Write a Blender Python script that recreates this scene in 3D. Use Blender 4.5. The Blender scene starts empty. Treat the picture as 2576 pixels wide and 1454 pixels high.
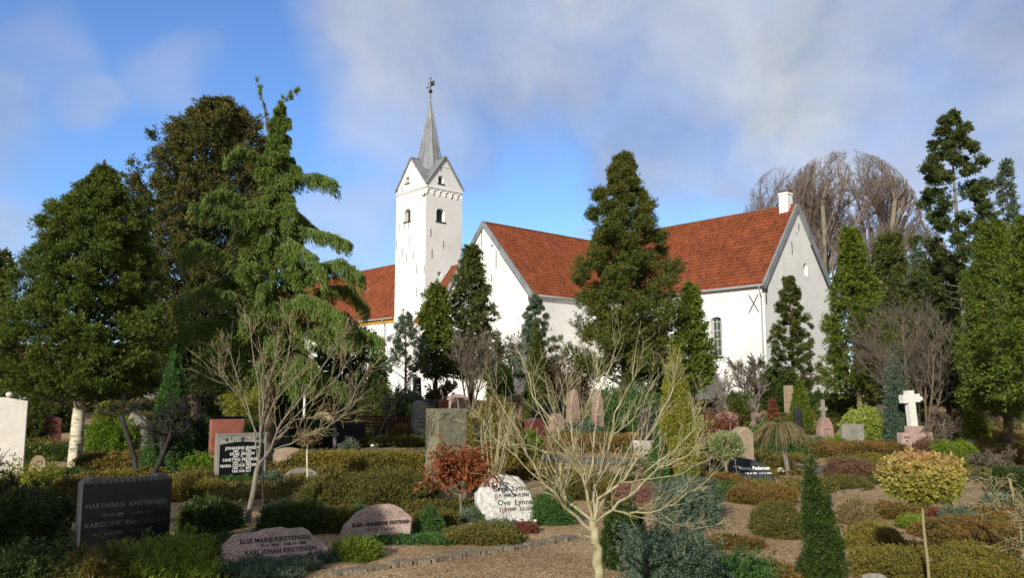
import bpy, math, random
import numpy as np
from mathutils import Vector, Matrix
from mathutils.geometry import tessellate_polygon
R_ = math.radians
S = bpy.context.scene
COL = S.collection
# ------------------------------------------------------------------ camera, sky, sun, exposure
F = 2100.0; CX = 1287.5; CY = 727.0; PITCH = 7.14; EYE = 1.9
cp, sp = math.cos(R_(PITCH)), math.sin(R_(PITCH))
cam = bpy.data.objects.new('camera', bpy.data.cameras.new('camera')); COL.objects.link(cam)
cam.location = (0, 0, EYE); cam.rotation_euler = (R_(90 + PITCH), 0, 0)
cam.data.sensor_width = 36; cam.data.lens = 36 * F / 2575; cam.data.clip_end = 3000
S.camera = cam
S.view_settings.view_transform = 'Standard'; S.view_settings.look = 'None'
S.view_settings.exposure = 0.0; S.view_settings.gamma = 1
SUN_AZ = (0.37, 0.929); SUN_EL = R_(21)
sun = bpy.data.objects.new('sun', bpy.data.lights.new('sun', 'SUN')); COL.objects.link(sun)
sun.data.energy = 4.9; sun.data.angle = R_(0.5); sun.data.color = (1.0, 0.945, 0.83)
sd = Vector((SUN_AZ[0]*math.cos(SUN_EL), SUN_AZ[1]*math.cos(SUN_EL), -math.sin(SUN_EL)))
sun.rotation_euler = sd.to_track_quat('-Z', 'Y').to_euler()
W = bpy.data.worlds.new('World'); S.world = W; W.use_nodes = True
nt = W.node_tree; nt.nodes.clear()
def N_(nt, t, **k):
    n = nt.nodes.new(t)
    for a, b in k.items(): setattr(n, a, b)
    return n
def px_dir(x, y):
    u = (x - CX) / F; v = (CY - y) / F
    return Vector((u, cp - v*sp, sp + v*cp)).normalized()
out = N_(nt, 'ShaderNodeOutputWorld'); bg = N_(nt, 'ShaderNodeBackground'); bg.inputs[1].default_value = 0.15
sky = N_(nt, 'ShaderNodeTexSky', sky_type='NISHITA', sun_disc=False, sun_elevation=SUN_EL, sun_rotation=math.pi + 0.37)
sky.air_density = 1.0; sky.dust_density = 0.2; sky.ozone_density = 2.5
tint = N_(nt, 'ShaderNodeMix', data_type='RGBA', blend_type='MULTIPLY'); tint.inputs[0].default_value = 1
tint.inputs[7].default_value = (0.78, 0.98, 1.32, 1)
nt.links.new(sky.outputs[0], tint.inputs[6])
tc = N_(nt, 'ShaderNodeTexCoord')
nz = N_(nt, 'ShaderNodeTexNoise'); nz.inputs['Scale'].default_value = 3.2; nz.inputs['Detail'].default_value = 5; nz.inputs['Roughness'].default_value = .5
nt.links.new(tc.outputs['Generated'], nz.inputs['Vector'])
sb = N_(nt, 'ShaderNodeVectorMath', operation='SUBTRACT'); sb.inputs[1].default_value = (.5, .5, .5); nt.links.new(nz.outputs['Color'], sb.inputs[0])
sc_ = N_(nt, 'ShaderNodeVectorMath', operation='SCALE'); sc_.inputs['Scale'].default_value = .26; nt.links.new(sb.outputs[0], sc_.inputs[0])
ad = N_(nt, 'ShaderNodeVectorMath', operation='ADD'); nt.links.new(sc_.outputs[0], ad.inputs[0]); nt.links.new(tc.outputs['Generated'], ad.inputs[1])
CL = [(1020,130,240,.8),(1250,20,330,.9),(940,330,140,.6),(1110,330,150,.6),(1600,60,300,.95),(1700,330,230,.9),(1960,100,420,1),(1900,420,170,.85),
      (2280,150,400,.95),(2300,420,240,.8),(2560,200,330,.9),(2150,560,150,.55),(60,190,110,.75),(240,205,80,.55),(130,60,120,.4),(-30,560,120,.75),(10,310,70,.75),(60,420,70,.3),
      (870,570,120,.55),(430,200,110,.35),(2480,660,220,.7),(1490,590,50,.4),(-300,100,300,.8),(3000,300,500,.9),(2300,-500,700,.8),(900,-500,350,.6),(30,690,110,.5),(930,700,90,.5)]
prev = None
for x, y, r, s in CL:
    c = px_dir(x, y); ra = r / 2116.
    dp = N_(nt, 'ShaderNodeVectorMath', operation='DISTANCE'); dp.inputs[1].default_value = c; nt.links.new(ad.outputs[0], dp.inputs[0])
    mr = N_(nt, 'ShaderNodeMapRange', interpolation_type='SMOOTHSTEP')
    for i, v in enumerate((ra*1.35, ra*.55, 0, s)): mr.inputs[1+i].default_value = v
    nt.links.new(dp.outputs['Value'], mr.inputs[0])
    if prev:
        mx = N_(nt, 'ShaderNodeMath', operation='MAXIMUM'); nt.links.new(prev, mx.inputs[0]); nt.links.new(mr.outputs[0], mx.inputs[1]); prev = mx.outputs[0]
    else: prev = mr.outputs[0]
nz2 = N_(nt, 'ShaderNodeTexNoise'); nz2.inputs['Scale'].default_value = 2.6; nz2.inputs['Detail'].default_value = 7; nz2.inputs['Roughness'].default_value = .55
nt.links.new(ad.outputs[0], nz2.inputs['Vector'])
cr = N_(nt, 'ShaderNodeValToRGB'); cr.color_ramp.elements[0].position = .38; cr.color_ramp.elements[1].position = .60
cr.color_ramp.elements[0].color = (1.95, 2.45, 3.6, 1); cr.color_ramp.elements[1].color = (4.5, 4.65, 4.95, 1)
nt.links.new(nz2.outputs['Fac'], cr.inputs[0])
mk = N_(nt, 'ShaderNodeMapRange'); mk.inputs[1].default_value = .3; mk.inputs[2].default_value = .62; mk.inputs[3].default_value = .62; mk.inputs[4].default_value = 1.0
nz3 = N_(nt, 'ShaderNodeTexNoise'); nz3.inputs['Scale'].default_value = 6; nz3.inputs['Detail'].default_value = 6
nt.links.new(ad.outputs[0], nz3.inputs['Vector']); nt.links.new(nz3.outputs['Fac'], mk.inputs[0])
mm = N_(nt, 'ShaderNodeMath', operation='MULTIPLY'); nt.links.new(prev, mm.inputs[0]); nt.links.new(mk.outputs[0], mm.inputs[1])
mixc = N_(nt, 'ShaderNodeMix', data_type='RGBA'); nt.links.new(mm.outputs[0], mixc.inputs[0])
nt.links.new(tint.outputs[2], mixc.inputs[6]); nt.links.new(cr.outputs[0], mixc.inputs[7])
# unseen grey cloud added behind the viewpoint and overhead, damping the blue fill
sxyz = N_(nt, 'ShaderNodeSeparateXYZ'); nt.links.new(tc.outputs['Generated'], sxyz.inputs[0])
mrb = N_(nt, 'ShaderNodeMapRange', interpolation_type='SMOOTHSTEP'); nt.links.new(sxyz.outputs['Y'], mrb.inputs[0])
for i, v in enumerate((.15, .62, .9, 0)): mrb.inputs[1+i].default_value = v
mixb = N_(nt, 'ShaderNodeMix', data_type='RGBA'); mixb.inputs[7].default_value = (2.15, 2.25, 2.35, 1)
nt.links.new(mrb.outputs[0], mixb.inputs[0]); nt.links.new(mixc.outputs[2], mixb.inputs[6])
nt.links.new(mixb.outputs[2], bg.inputs[0]); nt.links.new(bg.outputs[0], out.inputs[0])

# ------------------------------------------------------------------ helpers: places
def tz(x, y):
    t = min(max((y - 30) / 28., 0), 1); z = 1.35 * t*t*(3 - 2*t)
    if -12 < x < 18 and y < 60: z += .035*math.sin(x*.9 + y*.35)*math.sin(y*.6 - x*.3)
    return z
def zpix(y, D):                       # height of the sight line through picture row y at distance D
    v = (CY - y) / F; return EYE + D * (sp + v*cp) / (cp - v*sp)
def xat(x, D, z=None):
    if z is None: z = tz((x - CX)/2116*D, D)
    return (x - CX) / F * (D*cp + (z - EYE)*sp)
def P3(x, y, D): z = zpix(y, D); return Vector((xat(x, D, z), D, z))
def dist(x, y):                       # distance of the ground seen at row y
    D = 5.
    while D < 80:
        if zpix(y, D) <= tz(xat(x, D), D): break
        D += .05
    return D
def U(u, v, z): return Vector((.741*u - .672*v, .672*u + .741*v, z))
eu = Vector((.741, .672, 0)); ev = Vector((-.672, .741, 0)); ez = Vector((0, 0, 1))
def hit_u(px, py, u):                 # sight line meets the wall plane u = const -> (v, z)
    d = px_dir(px, py); t = u / d.dot(eu); p = d*t; return p.dot(ev), p.z + EYE
def hit_v(px, py, v):
    d = px_dir(px, py); t = v / d.dot(ev); p = d*t; return p.dot(eu), p.z + EYE
YAW = math.atan2(.672, .741)
# ------------------------------------------------------------------ helpers: objects
def tag(o, label=None, cat=None, group=None, kind=None):
    if label: o['label'] = label
    if cat: o['category'] = cat
    if group: o['group'] = group
    if kind: o['kind'] = kind
    return o
def empty(name, loc, rz=0, label=None, cat=None, group=None):
    o = bpy.data.objects.new(name, None); COL.objects.link(o); o.location = loc; o.rotation_euler = (0, 0, rz)
    o.empty_display_size = .2
    return tag(o, label, cat, group)
def link(name, me, mat, parent=None):
    o = bpy.data.objects.new(name, me); COL.objects.link(o)
    if mat: me.materials.append(mat)
    if parent: o.parent = parent
    return o
class MB:
    def __init__(s): s.v = []; s.f = []
    def poly(s, pts):
        n = len(s.v); s.v += [tuple(p) for p in pts]; s.f.append(tuple(range(n, n + len(pts)))); return s
    def box(s, p, a, b, c):           # corner p and three edge vectors
        p, a, b, c = Vector(p), Vector(a), Vector(b), Vector(c); n = len(s.v)
        s.v += [tuple(q) for q in (p, p+a, p+a+b, p+b, p+c, p+a+c, p+a+b+c, p+b+c)]
        s.f += [tuple(n+i for i in q) for q in ((3,2,1,0),(4,5,6,7),(0,1,5,4),(1,2,6,5),(2,3,7,6),(3,0,4,7))]; return s
    def cbox(s, c, sx, sy, sz): return s.box((c[0]-sx/2, c[1]-sy/2, c[2]-sz/2), (sx,0,0), (0,sy,0), (0,0,sz))
    def tube(s, p, q, r0, r1=None, n=8, cap=True):
        p, q = Vector(p), Vector(q); r1 = r0 if r1 is None else r1
        d = (q-p).normalized(); a = d.orthogonal().normalized(); b = d.cross(a); k = len(s.v)
        for c, r in ((p, r0), (q, r1)):
            for i in range(n):
                t = 2*math.pi*i/n; s.v.append(tuple(c + (a*math.cos(t) + b*math.sin(t))*r))
        for i in range(n): s.f.append((k+i, k+(i+1) % n, k+n+(i+1) % n, k+n+i))
        if cap: s.f += [tuple(k+n-1-i for i in range(n)), tuple(k+n+i for i in range(n))]
        return s
    def ball(s, c, r, n=10, sq=1):
        c = Vector(c); k = len(s.v); m = n//2
        for j in range(m+1):
            for i in range(n):
                a, b = 2*math.pi*i/n, math.pi*j/m
                s.v.append((c.x + r*math.sin(b)*math.cos(a), c.y + r*math.sin(b)*math.sin(a), c.z + r*sq*math.cos(b)))
        for j in range(m):
            for i in range(n): s.f.append((k+j*n+i, k+(j+1)*n+i, k+(j+1)*n+(i+1) % n, k+j*n+(i+1) % n))
        return s
    def build(s, name, mat, parent=None, smooth=False):
        me = bpy.data.meshes.new(name); me.from_pydata(s.v, [], s.f); me.update()
        if smooth: me.polygons.foreach_set('use_smooth', [True]*len(me.polygons))
        return link(name, me, mat, parent)
def quads(name, Q, mat, parent=None, tint=None, k=4):   # (n,k,3) faces in one mesh with a face attribute 'tint'
    Q = np.asarray(Q, np.float32); n = len(Q); me = bpy.data.meshes.new(name)
    me.vertices.add(n*k); me.vertices.foreach_set('co', Q.reshape(-1))
    me.loops.add(n*k); me.loops.foreach_set('vertex_index', np.arange(n*k, dtype=np.int32))
    me.polygons.add(n); me.polygons.foreach_set('loop_start', np.arange(0, n*k, k, dtype=np.int32))
    if tint is not None:
        a = me.attributes.new('tint', 'FLOAT', 'FACE'); a.data.foreach_set('value', np.clip(tint, 0, 1).astype(np.float32))
    me.update(calc_edges=True)
    return link(name, me, mat, parent)
def nrm(a): return a / np.maximum(np.linalg.norm(a, axis=-1, keepdims=True), 1e-6)
def leaves(rg, P, D, L, Wd, jit=.3):
    n = len(P); L = L*(1 + jit*rg.uniform(-1, 1, (n, 1))); Wd = Wd*(1 + jit*rg.uniform(-1, 1, (n, 1)))
    Sd = nrm(np.cross(D, rg.normal(size=(n, 3))))
    return np.stack([P, P + D*L*.45 + Sd*Wd*.5, P + D*L, P + D*L*.45 - Sd*Wd*.5], 1)
def tubes(name, segs, mat, parent=None, sides=5):
    A = np.array(segs, np.float64); p, q, r0, r1 = A[:, :3], A[:, 3:6], A[:, 6:7], A[:, 7:8]
    d = nrm(q - p); ref = np.where(np.abs(d[:, 2:3]) > .9, [[1., 0, 0]], [[0, 0, 1.]]); a = nrm(np.cross(d, ref)); b = np.cross(d, a)
    n = len(A); V = np.zeros((n, 2*sides, 3))
    for i in range(sides):
        t = 2*math.pi*i/sides; o = a*math.cos(t) + b*math.sin(t)
        V[:, i] = p + o*r0; V[:, sides+i] = q + o*r1 + d*r1*.3
    f = np.array([[i, (i+1) % sides, sides+(i+1) % sides, sides+i] for i in range(sides)])
    Fc = (f[None] + (np.arange(n)*2*sides)[:, None, None]).reshape(-1)
    me = bpy.data.meshes.new(name); me.vertices.add(n*2*sides); me.vertices.foreach_set('co', V.reshape(-1).astype(np.float32))
    me.loops.add(len(Fc)); me.loops.foreach_set('vertex_index', Fc.astype(np.int32)); me.polygons.add(len(Fc)//4)
    me.polygons.foreach_set('loop_start', np.arange(0, len(Fc), 4, dtype=np.int32)); me.update(calc_edges=True)
    me.polygons.foreach_set('use_smooth', [True]*len(me.polygons))
    return link(name, me, mat, parent)
# ------------------------------------------------------------------ materials
MATS = {}
def mat_base(name):
    m = bpy.data.materials.new(name); m.use_nodes = True; t = m.node_tree; b = t.nodes['Principled BSDF']; return m, t, b
def ramp(t, cols):
    r = t.nodes.new('ShaderNodeValToRGB'); e = r.color_ramp.elements
    while len(e) < len(cols): e.new(.5)
    for i, c in enumerate(cols):
        pos, c = (c[0], c[1]) if isinstance(c[1], tuple) else (i/(len(cols)-1), c)
        e[i].position = pos; e[i].color = (*c, 1)
    return r
def noise(t, scale, detail=4, rough=.55, co='Object', stretch=None):
    tc = t.nodes.new('ShaderNodeTexCoord'); n = t.nodes.new('ShaderNodeTexNoise'); n.inputs['Scale'].default_value = scale
    n.inputs['Detail'].default_value = detail; n.inputs['Roughness'].default_value = rough
    if stretch:
        m = t.nodes.new('ShaderNodeMapping'); m.inputs['Scale'].default_value = stretch
        t.links.new(tc.outputs[co], m.inputs[0]); t.links.new(m.outputs[0], n.inputs['Vector'])
    else: t.links.new(tc.outputs[co], n.inputs['Vector'])
    return n
def bump(t, b, src, dist, strength=.6):
    k = t.nodes.new('ShaderNodeBump'); k.inputs['Distance'].default_value = dist; k.inputs['Strength'].default_value = strength
    t.links.new(src, k.inputs['Height']); t.links.new(k.outputs[0], b.inputs['Normal'])
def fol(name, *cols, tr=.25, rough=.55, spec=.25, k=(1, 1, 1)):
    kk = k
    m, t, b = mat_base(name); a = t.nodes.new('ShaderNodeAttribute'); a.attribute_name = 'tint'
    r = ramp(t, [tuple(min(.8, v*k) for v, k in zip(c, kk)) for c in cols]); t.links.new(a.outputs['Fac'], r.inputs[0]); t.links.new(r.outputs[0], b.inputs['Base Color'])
    b.inputs['Roughness'].default_value = rough; b.inputs['Specular IOR Level'].default_value = spec
    ts = t.nodes.new('ShaderNodeBsdfTranslucent'); mx = t.nodes.new('ShaderNodeMixShader'); mx.inputs[0].default_value = tr
    t.links.new(r.outputs[0], ts.inputs[0]); t.links.new(b.outputs[0], mx.inputs[1]); t.links.new(ts.outputs[0], mx.inputs[2])
    t.links.new(mx.outputs[0], t.nodes['Material Output'].inputs[0]); return m
def rough_mat(name, cols, scale, detail=6, rough=.85, bd=.01, bs=.6, spec=.3, nscale=None, stretch=None, metal=0):
    m, t, b = mat_base(name); n = noise(t, scale, detail, .65, stretch=stretch); r = ramp(t, [(.3 + .4*i/(len(cols)-1), c) for i, c in enumerate(cols)])
    t.links.new(n.outputs['Fac'], r.inputs[0]); t.links.new(r.outputs[0], b.inputs['Base Color'])
    b.inputs['Roughness'].default_value = rough; b.inputs['Specular IOR Level'].default_value = spec; b.inputs['Metallic'].default_value = metal
    if bd:
        n2 = noise(t, nscale or scale*2, 6, .6, stretch=stretch); bump(t, b, n2.outputs['Fac'], bd, bs)
    return m
def granite(name, c0, c1, c2, rough=.7, scale=90, blotch=3., bd=.004):
    m, t, b = mat_base(name); n = noise(t, scale, 2, .7); big = noise(t, blotch, 4, .6)
    r = ramp(t, [(.32, c0), (.5, c1), (.68, c2)]); t.links.new(n.outputs['Fac'], r.inputs[0])
    mx = t.nodes.new('ShaderNodeMix'); mx.data_type = 'RGBA'; mx.blend_type = 'MULTIPLY'; mx.inputs[0].default_value = .8
    r2 = ramp(t, [(.3, (.62, .6, .55)), (.6, (1.1, 1.05, 1.0))]); t.links.new(big.outputs['Fac'], r2.inputs[0])
    t.links.new(r.outputs[0], mx.inputs[6]); t.links.new(r2.outputs[0], mx.inputs[7]); t.links.new(mx.outputs[2], b.inputs['Base Color'])
    b.inputs['Roughness'].default_value = rough; bump(t, b, n.outputs['Fac'], bd, .7)
    if c1[0] < .07: b.inputs['Specular IOR Level'].default_value = .18
    return m
def plain(name, c, rough=.6, metal=0, bd=0):
    return rough_mat(name, [tuple(x*.85 for x in c), tuple(min(1, x*1.12) for x in c)], 14, 4, rough, bd, metal=metal)
M = dict(
 spruce=fol('spruce_needles', (.022,.042,.010), (.045,.078,.014), (.095,.118,.022), k=(1.9, 1.7, 1.35)),
 thuja_rust=fol('rusty_cypress_sprays', (.022,.042,.010), (.055,.07,.017), (.105,.09,.026), (.15,.08,.032), k=(1.3, 1.35, 1.2)),
 cedar=fol('cedar_needles', (.04,.075,.022), (.085,.135,.033), (.15,.20,.05), tr=.3, k=(1.7, 1.6, 1.3)),
 yew=fol('yew_needles', (.013,.032,.01), (.03,.058,.013), (.06,.088,.02), k=(1.5, 1.38, 1.15)),
 yewlight=fol('yew_needles_olive', (.028,.045,.012), (.058,.08,.02), (.11,.11,.03), k=(1.5, 1.38, 1.15)),
 blue=fol('blue_conifer_needles', (.035,.06,.042), (.075,.115,.085), (.15,.19,.15), k=(1.5, 1.38, 1.15)),
 teal=fol('blue_green_juniper', (.045,.08,.048), (.10,.15,.10), (.22,.28,.2)),
 thuja=fol('green_thuja_sprays', (.03,.06,.01), (.075,.12,.016), (.16,.19,.03), k=(1.45, 1.3, 1.15)),
 gold=fol('golden_thuja_sprays', (.05,.07,.012), (.13,.145,.022), (.22,.2,.035), tr=.3, k=(1.9, 1.8, 1.5)),
 sequoia=fol('redwood_sprays', (.024,.04,.009), (.058,.08,.016), (.10,.115,.024), (.125,.085,.03), k=(1.35, 1.3, 1.15)),
 pine=fol('pine_needles', (.018,.035,.01), (.045,.07,.02), (.09,.11,.035), k=(1.5, 1.38, 1.15)),
 heath=fol('rusty_heath', (.035,.032,.012), (.085,.065,.018), (.15,.095,.028), (.17,.09,.03), k=(1.56, 1.50, 1.35)),
 heathgreen=fol('olive_heath', (.028,.035,.011), (.065,.07,.018), (.11,.10,.026), (.12,.085,.026), k=(1.51, 1.45, 1.30)),
 goldheath=fol('golden_heath', (.035,.042,.012), (.10,.095,.020), (.17,.14,.028), (.15,.10,.028), k=(1.51, 1.45, 1.30)),
 box=fol('dark_box_leaves', (.018,.036,.010), (.045,.075,.018), (.09,.125,.028), rough=.4, k=(1.25, 1.20, 1.08)),
 laurel=fol('bright_laurel_leaves', (.05,.11,.015), (.12,.21,.022), (.22,.33,.04), tr=.35, rough=.35, k=(1.14, 1.10, 0.99)),
 yellow=fol('yellow_variegated_leaves', (.12,.18,.03), (.34,.40,.07), (.52,.54,.16), tr=.35, rough=.35),
 varieg=fol('cream_variegated_leaves', (.09,.15,.045), (.24,.31,.12), (.52,.55,.33), tr=.3, k=(1.04, 1.00, 0.90)),
 copper=fol('dead_beech_leaves', (.15,.05,.02), (.30,.10,.035), (.42,.17,.07), tr=.35),
 topiary=fol('pink_tipped_golden_leaves', (.11,.16,.03), (.36,.34,.06), (.50,.40,.13), (.50,.16,.12), tr=.35, rough=.4),
 lime=fol('lime_thread_foliage', (.05,.09,.012), (.13,.19,.022), (.22,.28,.04), tr=.35, k=(1.25, 1.20, 1.08)),
 fern=fol('fresh_green_needles', (.025,.06,.018), (.05,.11,.03), (.10,.17,.05), tr=.3, k=(1.40, 1.35, 1.22)),
 brown=fol('brown_purple_twig_leaves', (.07,.045,.03), (.14,.085,.055), (.2,.13,.08), k=(1.25, 1.20, 1.08)),
 redtwig=fol('red_twiggy_foliage', (.10,.035,.025), (.2,.07,.04), (.25,.12,.06)),
 pink=fol('pink_heather', (.11,.065,.05), (.24,.13,.11), (.34,.21,.18), k=(1.20, 1.15, 1.03)),
 beech=fol('brown_hedge_leaves', (.07,.052,.03), (.14,.10,.055), (.22,.16,.09), tr=.3),
 straw=fol('straw_twigs', (.13,.10,.045), (.25,.18,.08), (.36,.27,.13)),
 bark=rough_mat('brown_bark', [(.05,.035,.022), (.12,.085,.055), (.18,.14,.09)], 9, bd=.02, stretch=(3,3,.6)),
 bark_grey=rough_mat('grey_bark', [(.10,.09,.075), (.2,.18,.145), (.28,.26,.2)], 6, bd=.01, stretch=(3,3,.8)),
 bark_dark=rough_mat('dark_bark', [(.018,.016,.014), (.05,.045,.038)], 8, bd=.01),
 bark_green=rough_mat('pale_green_bark', [(.19,.17,.09), (.34,.31,.175), (.46,.43,.29)], 16, bd=.004),
 bark_pale=rough_mat('straw_bark', [(.2,.165,.085), (.33,.28,.15)], 20, bd=.003),
 birch=None,
 beechbark=rough_mat('far_tree_bark', [(.17,.155,.11), (.29,.26,.19)], 3, bd=.02),
 beechtwig=rough_mat('far_tree_twigs', [(.16,.125,.10), (.26,.205,.17)], 3, bd=0),
 white=rough_mat('whitewash', [(.70,.70,.68), (.79,.79,.78), (.82,.82,.81)], .45, 10, .9, .03, .6, nscale=3.5),
 whitestone=rough_mat('white_painted_stone', [(.6,.57,.5), (.74,.71,.65)], 7, 6, .8, .012, .7),
 lead=rough_mat('lead_sheet', [(.13,.145,.16), (.22,.235,.25), (.30,.31,.32)], 1.5, 6, .5, .01, stretch=(1,1,.35)),
 tar=rough_mat('dark_flaking_paint', [(.03,.03,.032), (.09,.09,.09)], 6, 5, .8, .005),
 zinc=plain('zinc_gutter', (.3,.32,.34), .5), iron=plain('dark_iron', (.03,.03,.03), .7),
 glass=plain('dark_glass', (.025,.03,.035), .12), woodwhite=plain('white_paint', (.7,.7,.68), .5), woodgrey=plain('grey_window_paint', (.38,.4,.38), .6),
 green_paint=plain('dark_green_paint', (.04,.05,.04), .6),
 ochre=rough_mat('ochre_cornice', [(.5,.27,.03), (.72,.42,.06)], 3, 4, .8, .01),
 moss=plain('mossy_cap', (.06,.06,.02), .9, bd=.02), brick=rough_mat('grey_brick', [(.14,.12,.10), (.28,.25,.21)], 8, 4, .9, .01),
 plinth=rough_mat('boulder_plinth', [(.04,.035,.03), (.12,.10,.09)], 3, 5, .9, .05),
 black=granite('black_polished_granite', (.005,.006,.008), (.009,.010,.013), (.022,.024,.028), .35, 160, 1., .0005),
 slate=granite('blue_black_slate', (.02,.025,.035), (.04,.048,.062), (.07,.075,.085), .35, 60, 3, .002),
 charcoal=granite('charcoal_granite', (.02,.022,.026), (.035,.037,.043), (.07,.073,.08), .6, 120, 2, .003),
 grey=granite('grey_granite', (.13,.13,.115), (.24,.235,.21), (.36,.35,.31), .85, 55, 2.5, .006),
 rough=granite('rough_lichen_granite', (.10,.10,.06), (.20,.195,.125), (.33,.31,.22), .95, 40, 4, .02),
 pinkg=granite('pink_granite', (.27,.18,.155), (.44,.32,.28), (.56,.46,.41), .75, 45, 4, .006),
 pinkd=granite('rosy_brown_granite', (.2,.12,.10), (.33,.22,.19), (.45,.33,.28), .8, 70, 3, .004),
 red=granite('red_granite', (.19,.06,.04), (.31,.105,.07), (.4,.17,.12), .5, 80, 3, .002),
 darkred=granite('dark_red_granite', (.08,.025,.022), (.14,.045,.038), (.2,.08,.065), .35, 80, 3, .002),
 sand=granite('sandy_granite', (.22,.165,.11), (.36,.28,.2), (.46,.38,.29), .85, 60, 4, .006),
 marble=granite('white_rough_marble', (.42,.43,.44), (.62,.62,.61), (.78,.78,.76), .8, 18, 6, .02),
 ink=plain('dark_lettering', (.02,.02,.02), .7), inkwhite=plain('white_lettering', (.8,.8,.78), .6), inkgrey=plain('grey_lettering', (.055,.058,.065), .7),
 gravekerb=granite('kerb_stone', (.10,.085,.06), (.21,.18,.13), (.33,.29,.22), .95, 30, 6, .03),
 benchred=rough_mat('dark_red_bench_paint', [(.07,.018,.014), (.12,.03,.022)], 6, 4, .5, .002), concrete=granite('concrete', (.25,.25,.23), (.36,.36,.33), (.44,.44,.41), .9, 40, 3, .004),
 brownwood=rough_mat('purple_brown_twigs', [(.10,.08,.06), (.19,.155,.12)], 8, bd=0), straw_wood=rough_mat('straw_twigs_wood', [(.14,.11,.05), (.26,.2,.1)], 8, bd=0),
 capred=plain('red_cap', (.6,.03,.03), .5), lampwhite=plain('white_plastic', (.8,.8,.78), .4), cross=plain('white_cross_paint', (.74,.73,.68), .6),
)
def limewash():
    m, t, b = mat_base('limewash'); n = noise(t, .45, 10, .65); r = ramp(t, [(.3, (.71,.71,.69)), (.5, (.79,.79,.78)), (.7, (.82,.82,.81))]); t.links.new(n.outputs['Fac'], r.inputs[0])
    n2 = noise(t, 2.2, 6, .7, stretch=(1, 1, .12)); r2 = ramp(t, [(.3, (.86,.85,.81)), (.46, (1,1,1))]); t.links.new(n2.outputs['Fac'], r2.inputs[0])
    n4 = noise(t, 5, 8, .75); r4 = ramp(t, [(.27, (.72,.69,.62)), (.36, (1,1,1))]); t.links.new(n4.outputs['Fac'], r4.inputs[0])
    a = t.nodes.new('ShaderNodeMix'); a.data_type = 'RGBA'; a.blend_type = 'MULTIPLY'; a.inputs[0].default_value = .8; c = t.nodes.new('ShaderNodeMix'); c.data_type = 'RGBA'; c.blend_type = 'MULTIPLY'; c.inputs[0].default_value = .8
    t.links.new(r.outputs[0], a.inputs[6]); t.links.new(r2.outputs[0], a.inputs[7]); t.links.new(a.outputs[2], c.inputs[6]); t.links.new(r4.outputs[0], c.inputs[7]); t.links.new(c.outputs[2], b.inputs['Base Color'])
    b.inputs['Roughness'].default_value = .9; b.inputs['Specular IOR Level'].default_value = .2; n3 = noise(t, 2.5, 8, .65); bump(t, b, n3.outputs['Fac'], .05, .6); return m
M['white'] = limewash()
def birch_mat():
    m, t, b = mat_base('white_trunk_bark'); n = noise(t, 5, 6, .6, stretch=(1, 1, 3)); r = ramp(t, [(.36, (.10,.08,.05)), (.45, (.5,.45,.33)), (.6, (.66,.62,.5))])
    t.links.new(n.outputs['Fac'], r.inputs[0]); n2 = noise(t, 1.1, 3); r2 = ramp(t, [(.45, (1,1,1)), (.62, (.75,.85,.35))]); t.links.new(n2.outputs['Fac'], r2.inputs[0])
    mx = t.nodes.new('ShaderNodeMix'); mx.data_type = 'RGBA'; mx.blend_type = 'MULTIPLY'; mx.inputs[0].default_value = .8
    t.links.new(r.outputs[0], mx.inputs[6]); t.links.new(r2.outputs[0], mx.inputs[7]); t.links.new(mx.outputs[2], b.inputs['Base Color'])
    b.inputs['Roughness'].default_value = .8; bump(t, b, n.outputs['Fac'], .02); return m
M['birch'] = birch_mat()
def tile_mat():
    m, t, b = mat_base('red_clay_tiles'); a = t.nodes.new('ShaderNodeAttribute'); a.attribute_name = 'tint'
    r = ramp(t, [(0, (.15,.045,.022)), (.5, (.26,.072,.032)), (.85, (.33,.09,.038)), (1, (.25,.11,.06))]); t.links.new(a.outputs['Fac'], r.inputs[0])
    n = noise(t, .7, 8, .7); r2 = ramp(t, [(.34, (.66,.68,.62)), (.62, (1,1,1))]); t.links.new(n.outputs['Fac'], r2.inputs[0])
    mx = t.nodes.new('ShaderNodeMix'); mx.data_type = 'RGBA'; mx.blend_type = 'MULTIPLY'; mx.inputs[0].default_value = 1
    t.links.new(r.outputs[0], mx.inputs[6]); t.links.new(r2.outputs[0], mx.inputs[7]); t.links.new(mx.outputs[2], b.inputs['Base Color'])
    b.inputs['Roughness'].default_value = .85; b.inputs['Specular IOR Level'].default_value = .2; return m
M['tile'] = tile_mat()
def gravel_mat(name, cols, mul=1.):
    m, t, b = mat_base(name); tc = t.nodes.new('ShaderNodeTexCoord')
    v = t.nodes.new('ShaderNodeTexVoronoi'); v.inputs['Scale'].default_value = 62; t.links.new(tc.outputs['Object'], v.inputs['Vector'])
    sp_ = t.nodes.new('ShaderNodeSeparateColor'); t.links.new(v.outputs['Color'], sp_.inputs[0])
    r = ramp(t, cols); t.links.new(sp_.outputs[0], r.inputs[0])
    n = noise(t, .55, 6, .6); r2 = ramp(t, [(.35, (.74,.69,.62)), (.62, (1.25,1.22,1.18))]); t.links.new(n.outputs['Fac'], r2.inputs[0])
    mx = t.nodes.new('ShaderNodeMix'); mx.data_type = 'RGBA'; mx.blend_type = 'MULTIPLY'; mx.inputs[0].default_value = 1
    t.links.new(r.outputs[0], mx.inputs[6]); t.links.new(r2.outputs[0], mx.inputs[7]); t.links.new(mx.outputs[2], b.inputs['Base Color'])
    b.inputs['Roughness'].default_value = .9; b.inputs['Specular IOR Level'].default_value = .25
    bump(t, b, v.outputs['Distance'], .02, .9); return m
M['gravel'] = gravel_mat('brown_gravel', [(0, (.12,.075,.035)), (.35, (.34,.22,.115)), (.7, (.52,.36,.20)), (.93, (.64,.48,.29)), (1, (.82,.73,.55))])
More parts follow.
